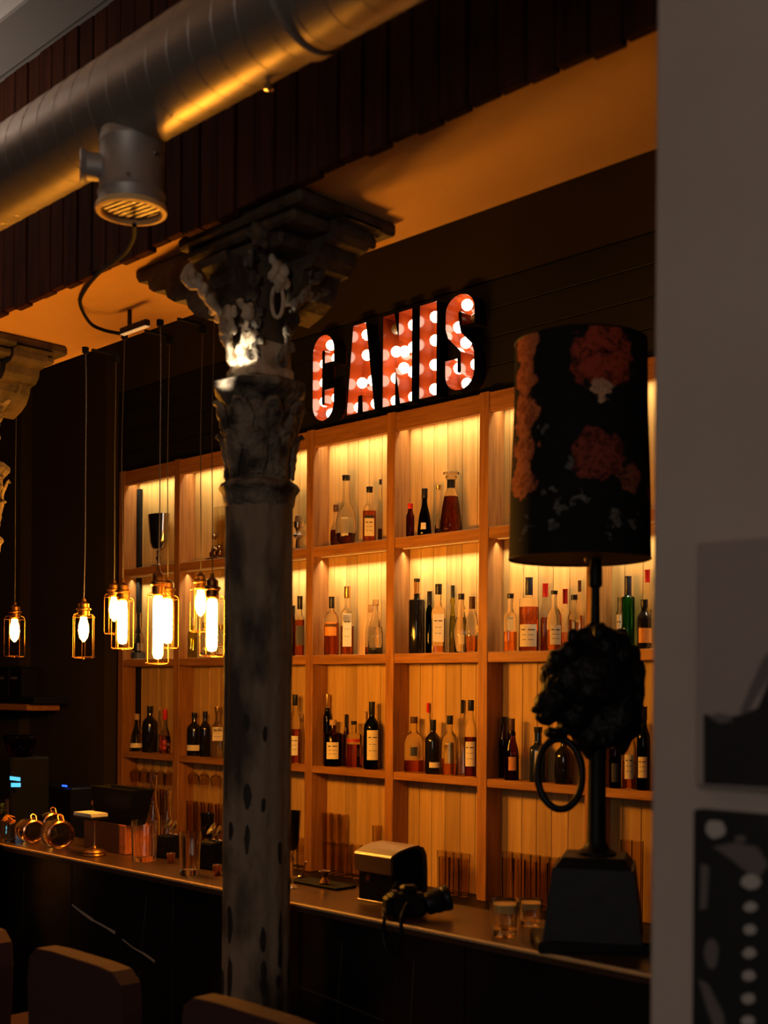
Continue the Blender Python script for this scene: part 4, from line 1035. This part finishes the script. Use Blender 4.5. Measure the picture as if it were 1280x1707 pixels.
# brass stand with white cards
p = PY(158, 1365, 2.235)
st = thing('brass_card_stand', 'brass stand on a round foot carrying white cards, beside the wooden box', 'stand', (p.x, 2.235, ZC))
hs = PY(158, 1366, 2.235).z - HC
obj('foot', MB().lathe([(.038, 0), (.040, .004), (.036, .010), (.039, .014), (.032, .022), (.010, .028), (.006, .034)], 28), BRASS, st, True)
obj('stem', MB().lathe([(.006, .034), (.0045, .045), (.0045, hs - .012), (.012, hs - .004), (.012, hs)], 14), BRASS, st, True)
obj('tray', MB().bbox(-.085, .03, -.035, .035, hs + .0003, hs + .010, .002), BLACKS, st)
wc = thing('card_stack', 'small stack of white cards on the brass stand', 'cards', (p.x - .027, 2.235, ZC + hs + .0105))
for i in range(4): obj('card', MB().box(-.056, .056, -.033, .033, .003 * i, .003 * i + .0026, mat=Matrix.Rotation(random.uniform(-.04, .04), 4, 'Z')), WHITE, wc)
# rabbit figurine
p = PY(161, 1317, 2.425); hr = p.z - HC
rb = thing('rabbit_figurine', 'tall brass rabbit figurine with upright ears behind the white cards', 'figurine', (p.x, 2.425, ZC), .6)
m = MB(); 
m.ball((0, 0, hr * .28), .022, 2, (1, .9, hr * .27 / .022)); m.ball((0, -.004, hr * .56), .018, 2, (1, .9, 1.2)); m.ball((-.003, -.008, hr * .76), .0145, 2, (1, 1.15, 1.05)); m.ball((-.004, -.022, hr * .745), .007, 1)
obj('body', m, BRASS, rb, True)
for s_ in (-1, 1): obj('ear', MB().ball((s_ * .010, 0, hr * .90), .006, 2, (1, .6, hr * .10 / .006), Matrix.Rotation(s_ * .25, 4, 'Y')), BRASS, rb, True)
obj('plinth', MB().lathe([(.024, 0), (.024, .006), (.016, .012)], 20), BRASS, rb, True)
# clip-top jars lying with their round lids to the room
def jar(px, py, Y, R, L, lab):
    p = PY(px, py, Y); t = thing('clip_top_jar', lab, 'jar', (p.x, Y, ZC), math.atan2(-p.x, p.y) + .35, 'clip-top jars on the bar')
    A = Matrix.Translation((0, 0, R + .002)) @ Matrix.Rotation(math.radians(90), 4, 'X')
    obj('glass_body', MB().lathe([(R * .6, -L), (R * .9, -L + .006), (R * .96, -L + .02), (R * .96, -.02), (R * .82, -.008), (R * .80, .0)], 28, mat=A), G_CUT, t, True)
    obj('lid_ring', MB().lathe([(R * .72, .001), (R * .97, .001), (R, .006), (R * .97, .013), (R * .84, .016), (R * .76, .012), (R * .72, .006)], 32, mat=A), COPPER, t, True)
    obj('lid_glass', MB().lathe([(0, .004), (R * .70, .004), (R * .66, .010), (R * .3, .014), (0, .015)], 28, mat=A), G_DARK, t, True)
    obj('wire_clip', MB().tube([(-.01, -.012, 2 * R), (-.01, -.002, 2 * R + .016), (0, 0, 2 * R + .022), (.01, -.002, 2 * R + .016), (.01, -.012, 2 * R), (.0, .03, 2 * R + .006)], .0024, 6), COPPER, t, True)
    obj('hinge', MB().ball((0, .01, 2 * R + .004), .006, 1, (2, 1, 1)), BRASS, t, True)
    return t
jar(100, 1380, 2.225, .052, .085, 'copper-ringed jar lying on its side, nearer the card stand')
jar(55, 1378, 2.235, .044, .085, 'copper-ringed jar lying on its side, farther left')
jar(88, 1350, 2.395, .046, .06, 'copper-lidded jar at the back of the lying jars')
# glasses with mint at the left edge
t = drink(-2, 2.30, 1332, 34, 'glass of mint sprigs at the left edge of the bar', 'herb_glass', 0)
m = MB()
for i in range(16):
    a = random.uniform(0, 6.28); r_ = random.uniform(.0, .03)
    m.ball((r_ * math.cos(a), r_ * math.sin(a), .10 + random.uniform(-.02, .012)), .013, 1, (1.2, .7, .3), Matrix.Rotation(random.uniform(-1, 1), 4, 'X'))
obj('mint_leaves', m, LEAF, t)['kind'] = 'stuff'
t = drink(14, 2.20, 1368, 26, 'short glass of dried citrus beside the lying jars', 'garnish_glass', 0)
m = MB()
for i in range(9):
    a = random.uniform(0, 6.28); m.lathe([(0, 0), (.013, 0), (.013, .003), (0, .003)], 10, mat=Matrix.Translation((.016 * math.cos(a), .016 * math.sin(a), .070 + .003 * i)) @ Matrix.Rotation(random.uniform(-.9, .9), 4, 'X'))
obj('citrus_slices', m, LORANGE, t)['kind'] = 'stuff'
# carafes behind
for i, (px_, tp, w_) in enumerate(((256, 1292, 26), (275, 1318, 30))):
    p = PY(px_, tp, 2.43); R = min(.5 * w_ / scale_at(p), .022); h = p.z - HC
    t = thing('carafe', ('slender glass carafe behind the cut tumbler', 'shorter glass carafe beside the black cube')[i], 'carafe', (p.x + .015 * i, 2.431, ZC))
    obj('glass', MB().lathe([(0, 0), (R * .9, 0), (R, .01), (R, h * .45), (R * .5, h * .62), (R * .42, h * .75), (R * .6, h), (R * .55, h), (R * .37, h * .75), (R * .45, h * .61), (R * .93, h * .44), (R * .9, .02), (0, .016)], 26), G_CUT, t, True)
    obj('base_disc', MB().lathe([(R * .5, .017), (R * .5, .020)], 16), G_CLEAR, t)
# black cubes (menu holders) and steel mixing tins
for i, (px_, Y, wd, tp, lab) in enumerate(((283, 2.40, .065, 1392, 'black square caddy behind the highball glass, left one'), (356, 2.36, .070, 1402, 'black square caddy just left of the column'))):
    p = PY(px_, tp, Y); h = p.z - HC
    t = thing('caddy', lab, 'caddy', (p.x, Y, ZC), .1)
    obj('case', MB().bbox(-wd / 2, wd / 2, -.034, .034, 0, h, .003), BLACK, t)
    obj('front_plate', MB().bbox(-wd / 2 + .006, wd / 2 - .006, -.0365, -.0345, .006, h - .006, .0007), BLACKS, t)
    if 1:
        z0 = h
        for j, (dx, rr_, hh) in enumerate(((-.012, .022, .058), (.020, .020, .050))):
            t2 = thing('bar_strainer', ('polished steel %s standing on the left black caddy', 'polished steel %s standing on the caddy by the column')[i] % ('strainer, larger', 'jigger, smaller')[j], 'bar tool', (p.x + dx, Y + .004, ZC + h + .0007))
            Mx = Matrix.Translation((0, 0, hh * .60)) @ Matrix.Rotation(math.radians(52), 4, 'X') @ Matrix.Rotation(-.35, 4, 'Y')
            obj('bowl', MB().lathe([(0, -.006), (rr_ * .6, -.004), (rr_, .004), (rr_ * 1.05, .006), (rr_ * .9, .006), (0, 0)], 22, mat=Mx), STEELB, t2, True)
            obj('stand', MB().lathe([(.012, 0), (.012, .003), (.003, .006), (.003, hh * .5)], 12), CHROME, t2, True)
for i, (px_, pb, lab) in enumerate(((285, 1432, 'tiny copper-rimmed shot cup before the left caddy'), (362, 1444, 'tiny copper-rimmed shot cup by the column'))):
    p = PH(px_, pb, HC); 
    t = thing('shot_cup', lab, 'cup', (p.x, (2.33, 2.285)[i], ZC)); t.location.x = PY(px_, pb, (2.33, 2.285)[i]).x
    obj('cup', MB().lathe([(.010, 0), (.012, .002), (.015, .03), (.0135, .03), (.0105, .004)], 18), COPPER, t, True)
    obj('rim', MB().tube([(.0145 * math.cos(a * .4), .0145 * math.sin(a * .4), .031) for a in range(15)], .0016, 6, True), CHROME, t, True)
# stemware beside the column
for px_, Y, tp, lab in ((346, 2.425, 1356, 'dark stemmed goblet left of the column'), (487, 2.30, 1352, 'dark stemmed goblet emerging right of the column')):
    p = PY(px_, tp, Y); h = p.z - HC; R = .026
    t = thing('goblet', lab, 'goblet', (p.x, Y, ZC))
    obj('bowl', MB().lathe([(0, h * .48), (R * .5, h * .5), (R * .8, h * .62), (R, h), (R * .94, h), (R * .74, h * .63), (0, h * .52)], 24), G_DARK, t, True)
    obj('stem', MB().lathe([(R * .95, 0), (R * .95, .003), (.005, .010), (.004, h * .3), (.008, h * .36), (.004, h * .42), (.006, h * .478)], 18), G_CUT, t, True)
# bar mat with tools
p = PY(540, 1463, 2.42)
t = thing('bar_mat', 'thin black rubber mat beyond the column', 'mat', (p.x, 2.40, ZC))
obj('sheet', MB().bbox(-.10, .12, -.04, .04, 0, .005, .001), BLACK, t)
obj('edge_lip', MB().tube([(-.10, -.04, .006), (.12, -.04, .006), (.12, .04, .006), (-.10, .04, .006)], .002, 5, True), BLACK, t)
for i, (dx, lab) in enumerate(((-.055, 'steel spoon leaning up on the black mat'), (.03, 'small steel jigger on the black mat'))):
    t2 = thing('bar_tool', lab, 'bar tool', (p.x + dx, 2.395, ZC + .0075))
    if i == 0:
        obj('handle', MB().tube([(-.02, 0, .004), (-.012, 0, .015), (.0, 0, .055)], .0028, 6), CHROME, t2, True); obj('bowl', MB().ball((-.026, 0, .006), .010, 2, (1, .7, .45)), CHROME, t2, True)
    else:
        obj('cup', MB().lathe([(.004, 0), (.014, .0), (.016, .002), (.006, .018), (.017, .036), (.015, .036), (.004, .019)], 18), BRASS, t2, True); obj('rim', MB().tube([(.0165 * math.cos(a * .4), .0165 * math.sin(a * .4), .036) for a in range(15)], .0012, 5, True), CHROME, t2, True)
# chrome napkin dispenser
p = PY(590, 1470, 2.31)
nx0 = PY(591, 1440, 2.30).x; nx1 = PY(652, 1440, 2.30).x
nd = thing('napkin_dispenser', 'curved chrome napkin dispenser standing on the bar', 'dispenser', ((nx0 + nx1) / 2, 2.37, ZC))
hw = (nx1 - nx0) / 2; hn = PY(620, 1424, 2.30).z - HC; hn2 = hn + .020
def npr(s=1.0, top=0.0):
    pts = [(-.070, hn * .62), (-.072, hn - .004), (-.068, hn + .001), (-.04, hn + .012), (0, hn + .020), (.035, hn + .022), (.058, hn + .014), (.070, hn - .006), (.074, hn * .6), (.074, 0), (.066, 0), (.066, hn * .6), (.062, hn - .010), (.052, hn + .006), (.03, hn + .014), (0, hn + .012), (-.04, hn + .004), (-.062, hn - .006), (-.064, hn * .62)]
    return pts
obj('chrome_hood', MB().prism(npr(), Vector((0, 0, 0)), Vector((0, 1, 0)), UP, Vector((1, 0, 0)), -hw, hw), STEELB, nd, False)
inner = [(-.060, .004), (-.060, hn - .012), (-.04, hn - .001), (0, hn + .006), (.03, hn + .008), (.05, hn), (.060, hn - .016), (.062, .004)]
obj('inner_case', MB().prism(inner, Vector((0, 0, 0)), Vector((0, 1, 0)), UP, Vector((1, 0, 0)), -hw + .008, hw - .006), BLACKS, nd)
obj('base', MB().bbox(-hw, hw, -.062, .062, .0, .0035, .001), STEELB, nd)
obj('knob', MB().lathe([(.004, 0), (.009, .002), (.009, .007), (0, .009)], 14, mat=Matrix.Translation((-hw * .3, -.0605, hn * .5)) @ Matrix.Rotation(math.radians(90), 4, 'X')), BRASS, nd, True)
obj('knob', MB().lathe([(.004, 0), (.008, .002), (.008, .007), (0, .009)], 14, mat=Matrix.Translation((hw + .0005 - .006, -.045, hn * .42)) @ Matrix.Rotation(math.radians(90), 4, 'Y')), BRASS, nd, True)
# camera with strap
p = PY(678, 1500, 2.215)
cm = thing('camera_body', 'black camera with lens lying on the bar, strap over the edge', 'camera', (p.x, 2.235, ZC), math.atan2(-p.x, p.y) + .25)
sc = scale_at(p)
obj('body', MB().bbox(-.060, .035, -.022, .028, 0.003, .062, .008), BLACKM, cm)
obj('viewfinder_hump', MB().bbox(-.030, .012, -.020, .022, .062, .082, .007), BLACKM, cm)
obj('grip', MB().bbox(-.075, -.056, -.030, .020, .004, .056, .007), BLACKM, cm)
LMx = Matrix.Translation((.036, -.012, .034)) @ Matrix.Rotation(math.radians(75), 4, 'Y')
obj('lens_barrel', MB().lathe([(.026, -.004), (.029, .004), (.029, .020), (.0315, .022), (.0315, .040), (.030, .042), (.033, .046), (.033, .060), (.027, .060), (.024, .048), (0, .045)], 28, mat=LMx), BLACKS, cm, True)
obj('shutter_dial', MB().lathe([(.007, .0), (.008, .002), (.008, .008), (0, .009)], 14, mat=Matrix.Translation((-.045, 0, .062))), CHROME, cm, True)
obj('strap_lug', MB().tube([(-.062 + .006 * math.cos(a), -.006 + 0, .058 + .006 * math.sin(a)) for a in [i * .7 for i in range(9)]], .0016, 5, True), CHROME, cm, True)
def ribbon(pts, wd):
    m = MB(); v = []
    P_ = smoothpts([Vector(q) for q in pts], 5)
    for i, q in enumerate(P_):
        t_ = (P_[min(i + 1, len(P_) - 1)] - P_[max(i - 1, 0)]).normalized(); s_ = t_.cross(Vector((0, -1, .2))).normalized() * wd / 2
        v += [q + s_, q - s_]
    m.add(v, [(2 * i, 2 * i + 1, 2 * i + 3, 2 * i + 2) for i in range(len(P_) - 1)]); return m
inv = (Matrix.Translation(cm.location) @ Matrix.Rotation(cm.rotation_euler[2], 4, 'Z')).inverted()
def L(px, py, Y, zmin=None):
    q = PY(px, py, Y)
    if zmin: q.z = max(q.z, zmin)
    return inv @ q
o = obj('strap', ribbon([L(664, 1470, 2.24), L(645, 1500, 2.20), L(640, 1520, 2.165, HC + .004), L(641, 1530, 2.143), L(639, 1555, 2.142), L(645, 1585, 2.142), L(660, 1592, 2.142), L(668, 1560, 2.142), L(669, 1532, 2.143), L(672, 1520, 2.165, HC + .004), L(680, 1505, 2.19, HC + .006)], .009), BLACKS, cm, True)
md = o.modifiers.new('thick', 'SOLIDIFY'); md.thickness = .002
# two thick shot glasses
for px_, Y, tp, w_, lab in ((840, 2.225, 1500, 52, 'thick square-based shot glass with golden content, left of the pair'), (884, 2.37, 1500, 44, 'second thick shot glass beside the lamp foot')):
    p = PY(px_, tp, Y); R = .5 * w_ / scale_at(p); h = p.z - HC
    t = thing('shot_glass', lab, 'glass', (p.x, Y, ZC), math.atan2(-p.x, p.y) + .15, 'thick shot glasses on the bar')
    obj('glass', MB().lathe([(0, 0), (R * .70, 0), (R * .74, .004), (R * .88, h * .95), (R * .88, h), (R * .80, h), (R * .66, h * .28), (0, h * .26)], 28, sq=.5), G_CUT, t, True, ang=50)
    obj('contents', MB().lathe([(0, h * .66), (R * .70, h * .66), (R * .76, h * .90), (0, h * .90)], 24, sq=.5), mat('golden_wax', (.75, .48, .16), .4), t, True, ang=50)
    obj('glass_base', MB().lathe([(0, .004), (R * .6, .004), (R * .58, h * .2), (0, h * .2)], 24, sq=.5), L_CLR, t, True, ang=50)

# ------------------------------------------------------------------ lion head lamp
plz = PY(992, 1500, 2.30)
lz = depth(plz); sc = FPX / lz
lamp = thing('lion_head_lamp', 'tall black table lamp with lion head, ring and floral drum shade on the bar end', 'lamp', (plz.x, plz.y, ZC), math.atan2(-DV.x, DV.y))
def LP(px, py, off=0):                           # pixel to the lamp's own frame: x right, y away, z up
    q = PZ(px, py, lz + off); d = q - Vector((plz.x, plz.y, ZC)); return Vector((d.dot(RV), d.dot(DV), d.z))
xb0 = LP(905, 1575).x; xb1 = LP(1076, 1575).x; xt0 = LP(926, 1440).x; xt1 = LP(1062, 1440).x
zt2 = LP(990, 1440).z
hwid = (xb1 - xb0) / 2; cxb = (xb0 + xb1) / 2; R45 = math.radians(32)
def turned(hw_, z): return [(cxb + hw_ * 1.0 * math.cos(R45 + math.pi / 2 * i), hw_ * 1.0 * math.sin(R45 + math.pi / 2 * i), z) for i in range(4)]
def fr(h0, z0, h1, z1): return MB().add([Vector(v) for v in turned(h0, z0) + turned(h1, z1)], FB + [(4, 5, 6, 7)])
k_ = 1.30
# slab foot kept on the bar top
obj('foot_slab', MB().bbox(cxb - hwid * 1.2, cxb + hwid * 1.5, -.10, .06, 0, .026, .004, mat=Matrix.Rotation(-math.radians(0), 4, 'Z')), BLACKM, lamp)
obj('pedestal', fr(hwid * k_, .0265, (xt1 - xt0) / 2 * k_ * 1.04, zt2), BLACKM, lamp)
obj('pedestal_cap', fr((xt1 - xt0) / 2 * k_ * .98, zt2 + .0003, (xt1 - xt0) / 2 * k_ * .80, zt2 + .022), BLACKM, lamp)
cxs = LP(994, 1400).x
zs0 = zt2 + .0225
zh = LP(990, 1235).z
obj('lower_stem', MB().lathe([(.045, zs0), (.045, zs0 + .006), (.030, zs0 + .014), (.022, zs0 + .03), (.020, zh - .05), (.024, zh)], 24, mat=Matrix.Translation((cxs, 0, 0))), BLACKM, lamp, True)
zsh0 = LP(990, 944).z
obj('upper_stem', MB().lathe([(.012, LP(990, 1070).z), (.010, zsh0 - .05), (.016, zsh0 - .045), (.016, zsh0 - .01), (.008, zsh0 + .05)], 18, mat=Matrix.Translation((LP(992, 1000).x, 0, 0))), BLACKM, lamp, True)
# lion head: one remeshed surface built from overlapping masses
m = MB(); g = random.Random(11)
def blob(px, py, r_px, off=0, sc3=(1, 1, 1)):
    q = LP(px, py, off); m.ball(q, r_px / sc, 2, sc3)
blob(985, 1130, 66, 0, (1, 1, 1.02)); blob(950, 1135, 40, -.03); blob(922, 1170, 30, -.03, (1.1, 1, .8)); blob(910, 1195, 20, -.03, (1, 1.2, .7)); blob(925, 1222, 16, -.025, (1.3, 1.1, .6)); blob(930, 1100, 18, -.06); blob(925, 1105, 16, .02); blob(950, 1088, 20, -.05)
blob(958, 1195, 34, -.01); blob(985, 1225, 34, 0); blob(1028, 1195, 44, 0); blob(935, 1150, 34, -.02); blob(925, 1125, 26, -.02); blob(960, 1105, 34, -.01); blob(1050, 1150, 26, 0, (1, 1, 1.5)); blob(985, 1250, 18, 0)
blob(1020, 1160, 54, .01, (1, 1, 1.25)); blob(1010, 1090, 46, 0); blob(1000, 1210, 34, 0); blob(975, 1070, 24, 0)
for i in range(44):                               # mane locks
    a = g.uniform(-1.9, 1.7); rr_ = g.uniform(62, 82)
    px_, py_ = 1000 + rr_ * math.cos(a) * .9, 1145 + rr_ * math.sin(a) * 1.15
    px_ = min(px_, 1064); blob(px_, py_, g.uniform(9, 14), g.uniform(-.055, .055), (1, 1, 1.5))
for px_, py_, r_ in ((1040, 1235, 14), (1038, 1250, 9), (1020, 1225, 16), (1058, 1215, 12), (990, 1052, 14), (1035, 1065, 14), (972, 1060, 10), (960, 1072, 9)): blob(px_, py_, r_, 0, (1, 1, 1.3))
hd = obj('lion_head', m, BLACKM, lamp, True)
md = hd.modifiers.new('remesh', 'REMESH'); md.mode = 'VOXEL'; md.voxel_size = .004; md.use_smooth_shade = True
md = hd.modifiers.new('soften', 'SMOOTH'); md.factor = .5; md.iterations = 9
md = hd.modifiers.new('fur', 'DISPLACE'); md.texture = CT; md.strength = .010; md.mid_level = .5
m = MB(); 
for dz_ in (-.062, -.0):
    q = LP(938, 1128, dz_ - .0); m.ball(q + Vector((-.022, -.012, 0)), .008, 2)
obj('eyes', m, BLACKS, lamp, True)
q = LP(893, 1183, -.03); obj('nose', MB().ball(q, .013, 2, (.9, 1.3, .7)), BLACKM, lamp, True)
for off, (px_, py_) in ((-.075, (955, 1062)), (.05, (985, 1052))):
    q = LP(px_, py_, off * .6); obj('ear', MB().ball(q, .018, 2, (.8, .6, 1.1)), BLACKM, lamp, True)
c0 = LP(933, 1290, -.03); ax, az = 37 / sc, 57 / sc
obj('ring', MB().tube([c0 + Vector((ax * math.cos(a), .018 * math.sin(a * 1), az * math.sin(a))) for a in [i * math.pi / 20 for i in range(40)]], .0085, 12, True), BLACKS, lamp, True)
# drum shade
sx = LP(967, 740).x
st0, st1 = LP(967, 933).z, LP(967, 573).z
r0, r1 = 117 / sc, 109 / sc
def shade_mat():
    m = mat('floral_shade_fabric', (.008, .009, .009), .85, spec=.2); nt = m.node_tree; b = nt.nodes['Principled BSDF']
    tc = nt.nodes.new('ShaderNodeTexCoord')
    def N(t, **k):
        n = nt.nodes.new(t)
        for a, v in k.items(): setattr(n, a, v)
        return n
    col = None
    prev = nt.nodes.new('ShaderNodeRGB'); prev.outputs[0].default_value = (.007, .008, .008, 1); last = prev.outputs[0]
    nz0 = N('ShaderNodeTexNoise'); nz0.inputs['Scale'].default_value = 34; nz0.inputs['Detail'].default_value = 4
    nt.links.new(tc.outputs['Object'], nz0.inputs['Vector'])
    def flower(cen, rad, c_in, c_out, petal=38, seedn=.5):
        nonlocal last
        vs = N('ShaderNodeVectorMath', operation='DISTANCE'); vs.inputs[1].default_value = cen
        mixv = N('ShaderNodeVectorMath', operation='SCALE'); 
        ds = N('ShaderNodeVectorMath', operation='MULTIPLY_ADD'); ds.inputs[1].default_value = (.18 * seedn, ) * 3
        nt.links.new(nz0.outputs['Color'], ds.inputs[0]); nt.links.new(tc.outputs['Object'], ds.inputs[2]); nt.links.new(ds.outputs[0], vs.inputs[0])
        cr = N('ShaderNodeValToRGB'); e = cr.color_ramp.elements
        mr = N('ShaderNodeMapRange'); mr.inputs[2].default_value = rad; nt.links.new(vs.outputs['Value'], mr.inputs[0])
        e[0].position = .80; e[0].color = (1, 1, 1, 1); e[1].position = .92; e[1].color = (0, 0, 0, 1); nt.links.new(mr.outputs[0], cr.inputs[0])
        pz = N('ShaderNodeTexNoise'); pz.inputs['Scale'].default_value = petal; pz.inputs['Detail'].default_value = 3; pz.inputs['Distortion'].default_value = 1.2; nt.links.new(ds.outputs[0], pz.inputs['Vector'])
        pc_ = N('ShaderNodeValToRGB'); pe = pc_.color_ramp.elements; pe[0].position = .44; pe[0].color = (*c_out, 1); pe[1].position = .66; pe[1].color = (*c_in, 1)
        nt.links.new(pz.outputs['Fac'], pc_.inputs[0])
        mx = N('ShaderNodeMix', data_type='RGBA'); nt.links.new(cr.outputs[0], mx.inputs[0]); nt.links.new(last, mx.inputs[6]); nt.links.new(pc_.outputs[0], mx.inputs[7]); last = mx.outputs[2]
    def fp(px, py):
        q = LP(px, py); dx = (q.x - sx) / r0; th = math.asin(max(-.98, min(.98, dx)))
        return (sx + r0 * math.sin(th) * .97, -r0 * math.cos(th) * .97, q.z)
    D = Vector((.0138, .0138, .0138))
    def off(p, s=.5): return tuple(Vector(p) + Vector((.09 * s,) * 3))
    flower(off(fp(988, 622)), .082, (.022, .005, .004), (.34, .055, .025))
    flower(off(fp(984, 676)), .034, (.20, .09, .04), (.55, .36, .22), 60)
    flower(off(fp(980, 782)), .066, (.016, .005, .005), (.24, .05, .03))
    flower(off(fp(1030, 812)), .036, (.02, .006, .006), (.26, .08, .045))
    flower(off(fp(1080, 830)), .045, (.05, .01, .01), (.26, .06, .06))
    for py_ in (590, 640, 700, 760, 810): flower(off(fp(862, py_)), .052, (.25, .05, .015), (.60, .18, .06))
    for px_, py_, r_ in ((900, 835, .016), (918, 860, .018), (890, 735, .012), (930, 795, .014), (948, 850, .016), (872, 880, .014), (1000, 880, .022), (1040, 880, .018), (910, 890, .014), (865, 900, .014), (985, 905, .012)):
        flower(off(fp(px_, py_)), r_, (.012, .014, .014), (.13, .13, .12), 90)
    nt.links.new(last, b.inputs['Base Color'])
    return m
SHM = shade_mat()
obj('drum_shade', MB().lathe([(r0, st0), (r0 * .99, st0 + (st1 - st0) * .3), (r1 * 1.01, st0 + (st1 - st0) * .7), (r1, st1), (r1 - .003, st1), (r0 - .003, st0), (r0, st0)], 56, mat=Matrix.Translation((sx, 0, 0))), SHM, lamp, True, ang=60)
obj('shade_lining', MB().lathe([(r0 - .0035, st0 + .002), (r1 - .0035, st1 - .002)], 48, mat=Matrix.Translation((sx, 0, 0))), BLACK, lamp, True)
lp_ = lamp.children[-1]; me = lp_.data
bm = bmesh.new(); bm.from_mesh(me); bmesh.ops.delete(bm, geom=[f for f in bm.faces if len(f.verts) > 4], context='FACES'); bm.to_mesh(me); bm.free()
for zz_, r_ in ((st0 + .001, r0), (st1 - .001, r1)):
    obj('shade_rim', MB().tube([(sx + r_ * math.cos(i * math.pi / 24), r_ * math.sin(i * math.pi / 24), zz_) for i in range(48)], .0022, 6, True), BLACKS, lamp, True)
m = MB()
for i in range(3):
    a = i * 2 * math.pi / 3 + .4; m.tube([(LP(992, 1000).x, 0, st0 + .045), (sx + (r0 - .005) * math.cos(a), (r0 - .005) * math.sin(a), st0 + .045)], .002, 5)
obj('shade_spider', m, BRASS, lamp, True)
obj('pull_knob', MB().ball(LP(977, 932, -.04), .006, 2, (.7, .7, 1.8)), BRASS, lamp, True)
# anything parked for measurements is gone; keep the outliner tidy
print('objects', len(bpy.data.objects), 'bottles', sum(1 for o in bpy.data.objects if o.name.startswith('bottle')))
